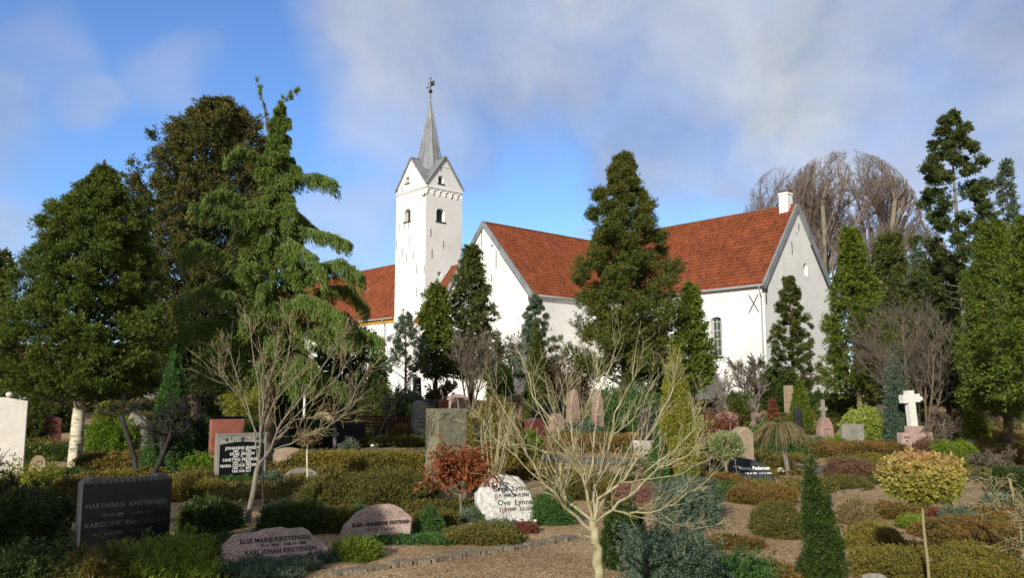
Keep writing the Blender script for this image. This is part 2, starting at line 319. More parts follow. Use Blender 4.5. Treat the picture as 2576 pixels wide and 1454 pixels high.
M['asphalt'] = gravel_mat('grey_path_surface', [(0, (.10,.095,.09)), (.5, (.17,.16,.15)), (1, (.28,.27,.25))])
# ------------------------------------------------------------------ ground
def sheet(name, xs, ys, mat, lift=0):
    m = MB(); n = len(xs)
    m.v = [(x, y, tz(x, y) + lift) for y in ys for x in xs]
    m.f = [(j*n+i, j*n+i+1, (j+1)*n+i+1, (j+1)*n+i) for j in range(len(ys)-1) for i in range(n-1)]
    return m.build(name, mat, None, True)
xs = sorted(set([-1500, -600, -200, -90, -50] + [-30 + i for i in range(61)] + [50, 90, 200, 600, 1500]))
ys = sorted(set([-900, -200, -60, -20, -8] + [i*.75 for i in range(0, 90)] + [75, 95, 140, 250, 600, 2500]))
tag(sheet('ground', xs, ys, M['gravel']), kind='structure')
def strip(name, pts, w, mat, lift, label=None):
    m = MB(); L = []
    for i, p in enumerate(pts):
        a = Vector(pts[max(i-1, 0)]); b = Vector(pts[min(i+1, len(pts)-1)]); d = (b-a).normalized(); n = Vector((-d.y, d.x))
        for s in (-1, -.5, 0, .5, 1):
            q = Vector(p) + n*w*.5*s; L.append((q.x, q.y, tz(q.x, q.y) + lift))
    m.v = L; m.f = [(i*5+j, i*5+j+1, i*5+j+6, i*5+j+5) for i in range(len(pts)-1) for j in range(4)]
    return tag(m.build(name, mat, None, True), kind='structure')
A0, A1 = Vector((-16, 33.6)), Vector((24, 13.2))
strip('path', [A0.lerp(A1, i/40) for i in range(41)], 2.3, M['asphalt'], .012)
# ------------------------------------------------------------------ church
def facade(mb, o, ax, ay, outline, holes, depth, nrm_in):
    def span(poly, x):                 # lowest and highest crossing of the vertical line at x
        zz = []
        for i in range(len(poly)):
            (xa, za), (xb, zb) = poly[i], poly[(i+1) % len(poly)]
            if (xa - x)*(xb - x) <= 0 and abs(xa-xb) > 1e-9: zz.append(za + (zb-za)*(x-xa)/(xb-xa))
        return (min(zz), max(zz)) if len(zz) > 1 else None
    X = sorted(set(round(p[0], 5) for l in [outline]+holes for p in l)); e = 1e-4
    for x0, x1 in zip(X, X[1:]):
        if x1 - x0 < 3*e: continue
        so0, so1 = span(outline, x0+e), span(outline, x1-e)
        if not so0 or not so1: continue
        hh = sorted([(span(h, x0+e), span(h, x1-e)) for h in holes if span(h, x0+e) and span(h, x1-e)])
        lo = (so0[0], so1[0])
        for h0, h1 in hh + [((so0[1],)*2, (so1[1],)*2)]:
            mb.poly([o + ax*x0 + ay*lo[0], o + ax*x1 + ay*lo[1], o + ax*x1 + ay*h1[0], o + ax*x0 + ay*h0[0]]); lo = (h0[1], h1[1])
    for h in holes:
        for i in range(len(h)):
            a, b = h[i], h[(i+1) % len(h)]; pa, pb = o + ax*a[0] + ay*a[1], o + ax*b[0] + ay*b[1]
            mb.poly([pa, pb, pb + nrm_in*depth, pa + nrm_in*depth])
def arch(cx, z0, z1, w, n=8, rise=None):
    r = w/2; rise = r if rise is None else rise
    return [(cx-r, z0), (cx+r, z0)] + [(cx + r*math.cos(math.pi*i/n), z1 - rise + rise*math.sin(math.pi*i/n)) for i in range(0, n+1)]
def rect(cx, z0, z1, w): return [(cx-w/2, z0), (cx+w/2, z0), (cx+w/2, z1), (cx-w/2, z1)]
def tiled(name, o, ax, up, nn, length, slope, parent, seed=1, cw=.24, rh=.36, label=None):
    rg = np.random.default_rng(seed); nc = int(round(length/cw)); nr = int(round(slope/rh)); cw = length/nc; rh = slope/nr
    offs = np.array([0, .25, .5, .75, 1.0]); hs = np.array([.0, .045, .055, .03, .0])
    Q = []; T = []
    o = np.array(o); ax = np.array(ax); up = np.array(up); nn = np.array(nn)
    ii, jj = np.meshgrid(np.arange(nc), np.arange(nr)); ii = ii.ravel(); jj = jj.ravel(); tt = .5 + rg.normal(0, .16, len(ii)); sag = rg.normal(0, .006, len(ii))
    for k in range(4):
        def pt(c, h, r, lift): return o + np.outer((ii + c)*cw, ax) + np.outer((jj + r)*rh, up) + np.outer(h + lift + sag, nn)
        Q.append(np.stack([pt(offs[k], hs[k], -.08, .045), pt(offs[k+1], hs[k+1], -.08, .045), pt(offs[k+1], hs[k+1], 1, .0), pt(offs[k], hs[k], 1, .0)], 1)); T.append(tt)
        Q.append(np.stack([pt(offs[k], hs[k], -.08, .045), pt(offs[k+1], hs[k+1], -.08, .045), pt(offs[k+1], -.03, -.08, .0), pt(offs[k], -.03, -.08, .0)], 1)); T.append(tt*.5)
    return quads(name, np.concatenate(Q), M['tile'], parent, np.concatenate(T))
def gable_roof(parent, u0, u1, v0, v1, axis, ze, zr, ov_e=.25, ov_g=.12, seed=1, sides=(0, 1)):
    """roof over the rectangle; axis = direction of the ridge. returns nothing, makes 'roof' parts"""
    if axis == 'v': half = (u1-u0)/2; base = lambda a, s: U(u0 if s == 0 else u1, a, ze); cross = eu; along = ev; a0, a1 = v0, v1
    else: half = (v1-v0)/2; base = lambda a, s: U(a, v0 if s == 0 else v1, ze); cross = ev; along = eu; a0, a1 = u0, u1
    rise = zr - ze; sl = math.hypot(half, rise)
    for s in sides:
        c = cross if s == 0 else -cross; up = (c*half + ez*rise).normalized(); nn = (ez*half - c*rise).normalized()
        o = base(a0 - ov_g, s) - up*ov_e + nn*.04
        tiled('roof', o, along, up, nn, a1-a0 + 2*ov_g, sl + ov_e, parent, seed + s)
    # ridge tiles
    m = MB(); n = int((a1-a0+2*ov_g)/.4); rp = (base(a0-ov_g, 0) + cross*half); rp.z = zr + .1
    for i in range(n):
        p = rp + along*((a1-a0+2*ov_g)*i/n); q = rp + along*((a1-a0+2*ov_g)*(i+1.08)/n); m.tube(p, q, .13, .115, 7)
    m.build('ridge_tiles', M['ridge'], parent)
M['ridge'] = rough_mat('mossy_ridge_tiles', [(.09,.07,.03), (.2,.08,.04), (.3,.10,.045)], 2.5, 5, .9, .01)
GZ = 1.2                               # ground level at the church
church = empty('church', U(51.6, 46, GZ), 0, 'white plastered church with square spired tower and steep red tiled roofs', 'church')
def cpart(mb, name, mat, smooth=False):
    o = mb.build(name, mat, church, smooth); o.matrix_parent_inverse = Matrix.Translation(-church.location); return o
_q = quads
ch_inv = Matrix.Translation(-church.location)
ZE, ZR = zpix(712, 57.5), 15.75
BU0, BU1, BV0, BV1 = 51.6, 61.4, 30.85, 72.2
AU0, AV0, AV1 = 43.85, 46.1, 57.5
bur = (BU0+BU1)/2; avr = (AV0+AV1)/2
# B south (left-front) wall, window placed where the sight lines meet it
m = MB()
v1_, z1_ = hit_u(1787, 800, BU0); v0_, z0_ = hit_u(1817, 896, BU0); wc = (v0_+v1_)/2; ww = v1_-v0_
zt = hit_u(1802, 797, BU0)[1]; zb = hit_u(1802, 897, BU0)[1]
hole = arch(wc - BV0, zb, zt, ww, 8, ww*.3)
facade(m, U(BU0, BV0, 0), ev, ez, [(0, GZ-1), (AV0-BV0, GZ-1), (AV0-BV0, ZE), (0, ZE)], [hole], .45, eu)
# B gable with niche
n_u, n_zt = hit_v(2025, 661, BV0); n_zb = hit_v(2025, 693, BV0)[1]
nh = arch(n_u - BU0, n_zb, n_zt, .62, 8)
w = BU1-BU0
facade(m, U(BU0, BV0, 0), eu, ez, [(0, GZ-1), (w, GZ-1), (w, ZE), (w/2, ZR), (0, ZE)], [nh], .3, ev)
m.poly([U(BU0+n_u-BU0+a, BV0+.3, z) for a, z in ((-.33, n_zb-.02), (.33, n_zb-.02), (.33, n_zt+.02), (-.33, n_zt+.02))])
m.poly([U(BU1, BV0, GZ-1), U(BU1, BV1, GZ-1), U(BU1, BV1, ZE), U(BU1, BV0, ZE)])
m.poly([U(BU0, AV1, GZ-1), U(BU0, BV1, GZ-1), U(BU0, BV1, ZE), U(BU0, AV1, ZE)])
m.poly([U(BU0, BV1, GZ-1), U(BU1, BV1, GZ-1), U(BU1, BV1, ZE), U(bur, BV1, ZR), U(BU0, BV1, ZE)])
# eave cornice band
m.box(U(BU0-.07, BV0+.02, ZE-.32), ev*(AV0-BV0-.1), eu*.07, ez*.2)
nave_wall = cpart(m, 'nave_wall', M['white'])
# A transept
m = MB(); wA = AV1-AV0
def sq(px, py, s=.3): 
    v, z = hit_u(px, py, AU0); return rect(v-AV0, z-s/2, z+s/2, s)
facade(m, U(AU0, AV0, 0), ev, ez, [(0, GZ-1), (wA, GZ-1), (wA, ZE), (wA/2, ZR+.1), (0, ZE)], [sq(1237, 619)], .3, eu)
m.poly([U(AU0, AV0, GZ-1), U(BU0, AV0, GZ-1), U(BU0, AV0, ZE), U(AU0, AV0, ZE)])
m.poly([U(AU0, AV1, GZ-1), U(BU0, AV1, GZ-1), U(BU0, AV1, ZE), U(AU0, AV1, ZE)])
m.box(U(AU0+.02, AV0-.07, ZE-.32), eu*(BU0-AU0-.1), ev*.07, ez*.2)
cpart(m, 'transept_wall', M['white'])
m = MB(); v, z = hit_u(1237, 619, AU0); m.box(U(AU0+.3, v-.2, z-.2), ev*.4, eu*.02, ez*.4); cpart(m, 'opening', M['iron'])
def roof_wrap(*a, **k):
    before = set(COL.objects); gable_roof(*a, **k)
    for o in set(COL.objects) - before: o.matrix_parent_inverse = ch_inv
roof_wrap(church, BU0, BU1, BV0, BV1, 'v', ZE, ZR, seed=3)
roof_wrap(church, AU0, bur, AV0, AV1, 'u', ZE, ZR+.1, seed=7, ov_g=.12)
# verges (lead covered) with flaking dark strip and eave brackets
def verge(corner, cross, half, ze, zr, outw, name='verge_board'):
    for s in (0, 1):
        m = MB(); d = MB(); b = MB()
        c = cross if s == 0 else -cross; st = corner if s == 0 else corner + cross*(2*half)
        up = (c*half + ez*(zr-ze)).normalized(); nn = (ez*half - c*(zr-ze)).normalized(); L = math.hypot(half, zr-ze) + .05
        p = st - up*.4 + outw*.02 - nn*.2
        m.box(p, up*(L+.4), outw*.16, nn*.4)
        d.box(p + up*.1 - nn*.09 - outw*.01, up*L*.62, outw*.12, nn*.088)
        q = st + c*.15 + outw*.003; q.z = ze - .55
        b.box(q, ez*1.1, outw*.12, c*.12); b.box(q - c*.5, c*.498, outw*.12, ez*.14); b.box(q + ez*-.9 + c*.02, ez*.88, outw*.05, c*.05)
        cpart(m, name, M['lead']); cpart(d, 'flashing', M['tar']); cpart(b, 'eave_bracket', M['tar'])
verge(U(BU0, BV0, ZE), eu, w/2, ZE, ZR, -ev)
verge(U(AU0, AV0, ZE), ev, wA/2, ZE, ZR+.1, -eu)
# gutters, downpipes
m = MB(); m.tube(U(BU0-.32, BV0-.1, ZE-.16), U(BU0-.32, AV0, ZE-.16), .09); m.tube(U(AU0, AV0-.32, ZE-.16), U(BU0-.3, AV0-.32, ZE-.16), .09); cpart(m, 'gutter', M['zinc'], True)
def pipe(p_top, wallp, zbot):
    m = MB(); a = Vector(p_top); b = Vector(wallp); m.tube(a, (a.x, a.y, a.z-.25), .06); m.tube((a.x, a.y, a.z-.25), (b.x, b.y, a.z-.8), .055); m.tube((b.x, b.y, a.z-.8), (b.x, b.y, zbot), .05)
    cpart(m, 'downpipe', M['zinc'], True)
vp_ = hit_u(1916, 760, BU0)[0]; pipe(U(BU0-.32, vp_, ZE-.16), U(BU0-.08, vp_, 0), GZ)
up_ = hit_v(1346, 800, AV0)[0]; pipe(U(up_, AV0-.32, ZE-.16), U(up_-.2, AV0-.08, 0), GZ)
# big window
g = MB(); g.poly([U(BU0+.4, BV0+a, z) for a, z in arch(wc-BV0, zb, zt, ww, 8, ww*.3)]); win = cpart(g, 'window', M['glass'])
g = MB()
for k in (-.5, -.17, .17, .5):
    g.box(U(BU0+.34, wc+k*ww-.03, zb), ev*.06, eu*.05, ez*(zt-zb-(.12 if abs(k) > .3 else .02)))
for k in range(5): g.box(U(BU0+.335, wc-ww/2, zb + (zt-zb)*k/4.6), ev*ww, eu*.05, ez*.07)
for k in range(22): g.box(U(BU0+.36, wc-ww/2, zb + (zt-zb)*k/22.5), ev*ww, eu*.012, ez*.018)
fr = g.build('window_frame', M['woodgrey'], win); 
g = MB(); g.box(U(BU0-.08, wc-ww/2-.08, zb-.14), ev*(ww+.16), eu*.4, ez*.13); cpart(g, 'sill', M['tar'])
# X-shaped wall anchor and iron anchors
g = MB(); va, za = hit_u(1896, 763, BU0)
for s in (-1, 1): 
    dd = (ev*s*.38 + ez*.62); g.tube(U(BU0-.05, va, za) - dd, U(BU0-.05, va, za) + dd, .03, n=6)
cpart(g, 'wall_anchor', M['iron'])
def anchors(lst, plane, c, outw):
    for px, py, l in lst:
        g = MB(); a, z = (hit_u if plane == 'u' else hit_v)(px, py, c); p = U(c, a, z) if plane == 'u' else U(a, c, z)
        g.box(p + outw*.04 - ez*l/2 - (ev if plane == 'u' else eu)*.025, (ev if plane == 'u' else eu)*.05, -outw*.03, ez*l); cpart(g, 'wall_anchor', M['iron'])
anchors([(1212, 600, 1.3), (1248, 652, 1.5), (1237, 700, .6)], 'u', AU0, -eu)
anchors([(1991, 623, .95), (2053, 639, .9), (2008, 571, .5), (2029, 577, .5)], 'v', BV0, -ev)
# putlog holes in the gable
for px, py in ((2003, 587), (2032, 595)):
    g = MB(); a, z = hit_v(px, py, BV0); g.box(U(a-.1, BV0-.012, z-.1), eu*.2, ev*.01, ez*.2); cpart(g, 'wall_hole', M['woodgrey'])
# chimney on the nave ridge
g = MB(); cv = hit_v(1978, 540, 0.01)[0] if False else None
def ridge_v(px):                       # v on the nave ridge seen in column px
    best = min((abs(CX + F*(U(bur, v, 0).x)/(U(bur, v, 0).y*cp + (ZR-EYE)*sp) - px), v) for v in np.arange(28, 80, .05)); return best[1]
cv = ridge_v(1977)
g.box(U(bur-.5, cv-.4, ZR-.9), eu*.72, ev*.72, ez*2.0); g.box(U(bur-.55, cv-.45, ZR+.92), eu*.82, ev*.82, ez*.14)
cpart(g, 'chimney', M['white']); g = MB(); g.box(U(bur-.5, cv-.4, ZR+1.105), eu*.72, ev*.72, ez*.12); cpart(g, 'chimney_cap', M['moss'])
g = MB(); g.box(U(BU0-.12, BV0-.12, GZ-.5), ev*(AV0-BV0), eu*.12, ez*.62); g.box(U(BU0-.12, BV0-.12, GZ-.5), eu*(w+.2), ev*.118, ez*.62); cpart(g, 'plinth', M['plinth'])
# ---- tower
TU0, TU1, TV0, TV1 = 53.6, 58.7, 73.2, 79.0
TZ = hit_u(1065, 463, TU0)[1]; TP = hit_u(1026, 400, TU0)[1]
tcu, tcv = (TU0+TU1)/2, (TV0+TV1)/2
m = MB()
def tw_holes(lst, plane):
    o = []
    for px, y0, y1, wd, kind in lst:
        a, zt_ = (hit_u if plane == 'u' else hit_v)(px, y0, TU0 if plane == 'u' else TV0); zb_ = (hit_u if plane == 'u' else hit_v)(px, y1, TU0 if plane == 'u' else TV0)[1]
        a -= TV0 if plane == 'u' else TU0
        o.append(arch(a, zb_, zt_, wd, 8, wd*.35) if kind == 'a' else rect(a, zb_, zt_, wd))
    return o
LH = [(1025, 525, 557, 1.15, 'a'), (1025, 444, 460, .68, 'a'), (1045, 485, 489, .32, 'r'), (996, 497, 502, .32, 'r'), (1013, 777, 790, .7, 'r')]
RH = [(1108, 524, 557, 1.15, 'a'), (1109, 441, 461, .72, 'a'), (1069, 485, 489, .32, 'r'), (1137, 496, 501, .32, 'r'), (1106, 683, 694, .6, 'r')]
lh, rh_ = tw_holes(LH, 'u'), tw_holes(RH, 'v')
wl, wr = TV1-TV0, TU1-TU0
facade(m, U(TU0, TV0, 0), ev, ez, [(0, GZ-1), (wl, GZ-1), (wl, TZ), (wl/2, TP-.1), (0, TZ)], lh, .55, eu)
facade(m, U(TU0, TV0, 0), eu, ez, [(0, GZ-1), (wr, GZ-1), (wr, TZ), (wr/2, TP-.1), (0, TZ)], rh_, .55, ev)
m.poly([U(TU1, TV0, GZ-1), U(TU1, TV1, GZ-1), U(TU1, TV1, TZ), U(TU1, tcv, TP-.1), U(TU1, TV0, TZ)])
m.poly([U(TU0, TV1, GZ-1), U(TU1, TV1, GZ-1), U(TU1, TV1, TZ), U(tcu, TV1, TP-.1), U(TU0, TV1, TZ)])
cpart(m, 'tower_wall', M['white'])
# corbel frieze: small arches standing proud of the wall, and the string courses
m = MB()
def frieze(o, ax, outw, length, z):
    n = 6; st = length/n
    for i in range(n):
        c = o + ax*(st*(i+.5)); 
        pts = [c + ax*(st*.42*math.cos(math.pi*k/6)) + ez*(z - .62 + .5*math.sin(math.pi*k/6)) for k in range(7)]
        for k in range(6): m.tube(pts[k] + outw*.03, pts[k+1] + outw*.03, .085, n=5)
        m.box(o + ax*(st*i - .09) + ez*(z-.8) + outw*.001, ax*.18, outw*.09, ez*.22)
    m.box(o + ez*(z-.02) - ax*.06 + outw*.002, ax*(length+.12), outw*.13, ez*.1)
TZf = TZ - .35
frieze(U(TU0, TV0, 0), ev, -eu, wl, TZf); cpart(m, 'corbel_frieze', M['white']); m = MB(); frieze(U(TU0, TV0, 0), eu, -ev, wr, TZf); cpart(m, 'corbel_frieze', M['white'])
zs = hit_v(1109, 417, TV0)[1]; fr_ = (TP-zs)/(TP-TZ)
m = MB(); m.box(U(tcu - wr/2*fr_ + .1, TV0-.05, zs-.05), eu*(wr*fr_-.2), ev*.05, ez*.1); cpart(m, 'string_course', M['white']); m = MB(); m.box(U(TU0-.05, tcv - wl/2*fr_ + .1, zs-.05), ev*(wl*fr_-.2), eu*.05, ez*.1)
cpart(m, 'string_course', M['white'])
for hs_, pl in ((lh, 'u'), (rh_, 'v')):
    for i, h in enumerate(hs_):
        g = MB(); f_ = (lambda a, z, d: U(TU0+d, TV0+a, z)) if pl == 'u' else (lambda a, z, d: U(TU0+a, TV0+d, z))
        g.poly([f_(a, z, .5 if i < 2 else .25) for a, z in h]); pane = cpart(g, 'window', M['iron'] if i < 4 else M['glass'])
        xs_ = [a for a, z in h]; zs_ = [z for a, z in h]; x0, x1, z0, z1 = min(xs_), max(xs_), min(zs_), max(zs_)
        outd = -eu if pl == 'u' else -ev; ax = ev if pl == 'u' else eu
        if i < 2: g = MB(); g.box(f_(x0-.12, z0-.13, 0) , ax*(x1-x0+.24), outd*.1, ez*.12); g.build('sill', M['tar'], pane)
        if i == 4:
            g = MB()
            for k in (0, .5, 1): g.box(f_(x0 + (x1-x0-.07)*k, z0, .18), ax*.07, -outd*.04, ez*(z1-z0))
            for k in (0, .5, 1): g.box(f_(x0, z0 + (z1-z0-.07)*k, .176), ax*(x1-x0), -outd*.04, ez*.07)
            g.build('window_frame', M['woodwhite'], pane)
anch_L = [(1000, 482, 1.), (1013, 482, 1.), (1004, 573, .9), (1017, 565, .9), (1028, 563, .9), (997, 617, 1.), (1013, 634, 1.), (1029, 607, 1.), (1006, 652, 1.), (1022, 650, 1.), (1041, 640, 1.), (1048, 677, 1.), (1048, 735, 1.), (991, 420+40, .1)]
anchors(anch_L[:-1], 'u', TU0, -eu)
anchors([(1083, 585, .9), (1115, 616, .9), (1086, 638, 1.), (1066, 677, .9), (1067, 735, .9), (1109, 424, .7)], 'v', TV0, -ev)
# gabled lead roof of the tower: two crossing ridges
m = MB(); e = .18
zl = TZ - e*(TP-TZ)/(wl/2); C = U(tcu, tcv, TP)
def gr(p_r, c0, c1): m.poly([C, p_r, c0]); m.poly([C, c1, p_r])
L4 = {k: U(a, b, TZ) for k, (a, b) in dict(a=(TU0-.12, TV0-.12), b=(TU1+.12, TV0-.12), c=(TU1+.12, TV1+.12), d=(TU0-.12, TV1+.12)).items()}
gr(U(tcu, TV0-.14, TP), L4['a'], L4['b']); gr(U(TU1+.14, tcv, TP), L4['b'], L4['c']); gr(U(tcu, TV1+.14, TP), L4['c'], L4['d']); gr(U(TU0-.14, tcv, TP), L4['d'], L4['a'])
for (rp_, k1, k2) in ((U(tcu, TV0-.14, TP), 'a', 'b'), (U(TU0-.14, tcv, TP), 'a', 'd'), (U(tcu, TV1+.14, TP), 'c', 'd'), (U(TU1+.14, tcv, TP), 'b', 'c')):
    for k in (k1, k2): m.tube(rp_ + ez*.02, L4[k] + ez*.02, .1, n=5)
    m.tube(rp_ + ez*.06, C + ez*.06, .08, n=5)
for k in 'abcd': m.tube(L4[k] + ez*.06, C + ez*.06, .07, n=5)
# standing seams on the lead slopes
for (pr, k1) in ((U(tcu, TV0-.14, TP), 'a'), (U(TU0-.14, tcv, TP), 'a'), (U(tcu, TV0-.14, TP), 'b'), (U(TU0-.14, tcv, TP), 'd')):
    for q in (.3, .6): a_ = pr.lerp(C, q); b_ = L4[k1].lerp(C, q) ; m.tube(a_ + ez*.03, b_ + ez*.03, .035, n=4)
cpart(m, 'tower_roof', M['lead'])
# octagonal spire
ap = hit_u(1074, 248, 0.001)[1] if False else EYE + (zpix(248, C.y) - EYE)
m = MB(); rb, zb_ = 1.95, TZ + .45*(TP-TZ) - .6; rad = lambda z: max(.05, rb*(ap - z)/(ap - zb_)); seams = MB()
nz_ = 9
for j in range(nz_):
    z0 = zb_ + (ap-zb_)*j/nz_; z1 = zb_ + (ap-zb_)*(j+1)/nz_
    for i in range(8):
        a0, a1 = math.pi/4*i + YAW + .39, math.pi/4*(i+1) + YAW + .39
        f_ = lambda a, z: Vector((C.x + rad(z)*math.cos(a), C.y + rad(z)*math.sin(a), z))
        m.poly([f_(a0, z0), f_(a1, z0), f_(a1, z1), f_(a0, z1)])
        seams.tube(f_(a0, z0), f_(a0, z1), .05, n=4, cap=False)
        if j < 7: seams.tube(f_(a0, z0).lerp(f_(a1, z0), .5), f_(a0, z1).lerp(f_(a1, z1), .5), .035, n=4, cap=False)
        if (i+j) % 2: zc = z0 + .3*(i % 3); seams.tube(f_(a0, zc), f_(a0, zc).lerp(f_(a1, zc), .5), .03, n=4, cap=False)
cpart(m, 'spire', M['lead']); cpart(seams, 'spire_seams', M['lead'])
g = MB(); zv = lambda y: zpix(y, C.y)
g.tube((C.x, C.y, ap-.2), (C.x, C.y, zv(197)), .045, n=6); g.ball((C.x, C.y, zv(229)), .25)
g.ball((C.x, C.y, zv(196)), .1)
k = .0441*.98
fl = lambda dx, y: Vector((C.x + dx*k*.95, C.y + dx*k*.2, zv(y)))
pts = [fl(1, 205), fl(12, 200), fl(9, 206), fl(13, 212), fl(1, 217)]
for s in (-.03, .03): g.poly([p + Vector((0, s, 0)) for p in pts])
for i in range(5): a_, b_ = pts[i], pts[(i+1) % 5]; g.poly([a_ + Vector((0,-.03,0)), b_ + Vector((0,-.03,0)), b_ + Vector((0,.03,0)), a_ + Vector((0,.03,0))])
g.tube(fl(0, 217), fl(-12, 222), .035, n=5); g.ball(fl(-9, 220.5), .1, 6); g.tube(fl(0, 205), fl(-6, 209), .03, n=5); g.tube(fl(-6, 209), fl(-8, 219), .03, n=5)
cpart(g, 'weather_vane', M['iron'])
# ---- monastery wing to the left of the tower
DU0, DV0, DV1 = 53.75, 79.0, 118.
wing = empty('monastery_wing', U(DU0, DV0, GZ), 0, 'long two storey white wing with red roof and ochre cornice left of the tower', 'building')
wi = Matrix.Translation(-wing.location)
def wpart(mb, name, mat, parent=None, smooth=False):
    o = mb.build(name, mat, parent or wing, smooth)
    if not parent: o.matrix_parent_inverse = wi
    return o
DE = hit_u(985, 797, DU0)[1]; DR = DE + 7.2
wins = [(941, 835, 880, 1.15, 'g'), (938, 925, 962, 1.1, 'w'), (880, 842, 884, 1.15, 'g'), (880, 930, 965, 1.1, 'w'), (820, 850, 890, 1.15, 'g'), (820, 935, 968, 1.1, 'w'), (760, 856, 894, 1.15, 'g'), (760, 938, 970, 1.1, 'w'), (700, 940, 972, 1.1, 'w')]
m = MB(); hl = []
for px, y0, y1, wd, kd in wins:
    a, z1 = hit_u(px, y0, DU0); z0 = hit_u(px, y1, DU0)[1]; hl.append(rect(a-DV0, z0, z1, wd))
facade(m, U(DU0, DV0, 0), ev, ez, [(-.0, GZ-1), (DV1-DV0, GZ-1), (DV1-DV0, DE), (-.0, DE)], hl, .3, eu)
m.poly([U(DU0, DV1, GZ-1), U(DU0+10, DV1, GZ-1), U(DU0+10, DV1, DE), U(DU0+5, DV1, DR), U(DU0, DV1, DE)])
m.poly([U(DU0+10, DV0, GZ-1), U(DU0+10, DV1, GZ-1), U(DU0+10, DV1, DE), U(DU0+10, DV0, DE)])
wpart(m, 'wall', M['white'])
for h, wdef in zip(hl, wins):
    xs_ = [a for a, z in h]; zs_ = [z for a, z in h]; x0, x1, z0, z1 = min(xs_), max(xs_), min(zs_), max(zs_)
    g = MB(); g.poly([U(DU0+.28, DV0+a, z) for a, z in h]); pane = wpart(g, 'window', M['glass'])
    g = MB(); fm = M['green_paint'] if wdef[4] == 'g' else M['woodwhite']
    for k in (0, .5, 1): g.box(U(DU0+.2, DV0+x0+(x1-x0-.1)*k, z0), ev*.1, eu*.06, ez*(z1-z0))
    for k in (0, .33, .66, 1): g.box(U(DU0+.195, DV0+x0, z0+(z1-z0-.09)*k), ev*(x1-x0), eu*.05, ez*.09)
    g.build('window_frame', fm, pane)
g = MB(); g.box(U(DU0-.16, DV0, DE-.62), ev*(DV1-DV0), eu*.158, ez*.3); g.box(U(DU0-.28, DV0, DE-.318), ev*(DV1-DV0), eu*.278, ez*.22)
for i in range(110): g.box(U(DU0-.22, DV0+i*.355, DE-.62), ev*.16, eu*.058, ez*.18)
wpart(g, 'cornice', M['ochre'])
before = set(COL.objects); gable_roof(wing, DU0-.1, DU0+10, DV0+.02, DV1, 'v', DE, DR, ov_e=.35, ov_g=0, seed=11)
for o in set(COL.objects) - before: o.matrix_parent_inverse = wi
g = MB(); g.tube(U(DU0-.5, DV0, DE-.2), U(DU0-.5, DV1, DE-.2), .09); wpart(g, 'gutter', M['zinc'], smooth=True)
a = hit_u(968, 850, DU0)[0]; g = MB(); g.tube(U(DU0-.5, a, DE-.2), U(DU0-.1, a-.1, DE-1), .06); g.tube(U(DU0-.1, a-.1, DE-1), U(DU0-.1, a-.1, GZ), .055); wpart(g, 'downpipe', M['zinc'], smooth=True)
def on_slope(px, py):                  # point of the wing's roof plane
    d = px_dir(px, py); O = Vector((0, 0, EYE)); p0 = U(DU0, DV0, DE); nn = (ez*5.05 - eu*7.2).normalized(); t = (p0-O).dot(nn)/d.dot(nn); return O + d*t, nn
p, nn = on_slope(924, 735); upd = (eu*5.05 + ez*7.2).normalized(); g = MB(); g.box(p - ev*.35 - upd*.5 + nn*.02, ev*.7, upd*1., nn*.14); wpart(g, 'skylight', M['zinc'])
best = min((abs(CX + F*(U(DU0+4.95, v, 0).x)/(U(DU0+4.95, v, 0).y*cp + (DR-EYE)*sp) - 879), v) for v in np.arange(80, 118, .05))[1]
g = MB(); g.box(U(DU0+4.6, best-.5, DR-.7), eu*.9, ev*.95, ez*1.75); g.box(U(DU0+4.5, best-.6, DR+1.05), eu*1.1, ev*1.15, ez*.2); wpart(g, 'chimney', M['brick'])
# low white outbuilding far left
hb = empty('white_outbuilding', (-62, 92, GZ), 0, 'low white building glimpsed far left beneath the spruce', 'building')
g = MB(); g.cbox((0, 0, 1.1), 44, 7, 3.2); g.build('wall', M['white'], hb)
g = MB(); g.v = [(-22.4,-3.9,2.7),(22.4,-3.9,2.7),(22.4,3.9,2.7),(-22.4,3.9,2.7),(-22.4,0,6),(22.4,0,6)]; g.f = [(0,1,5,4),(2,3,4,5),(0,4,3),(1,2,5),(0,3,2,1)]; g.build('roof', M['tile'], hb)
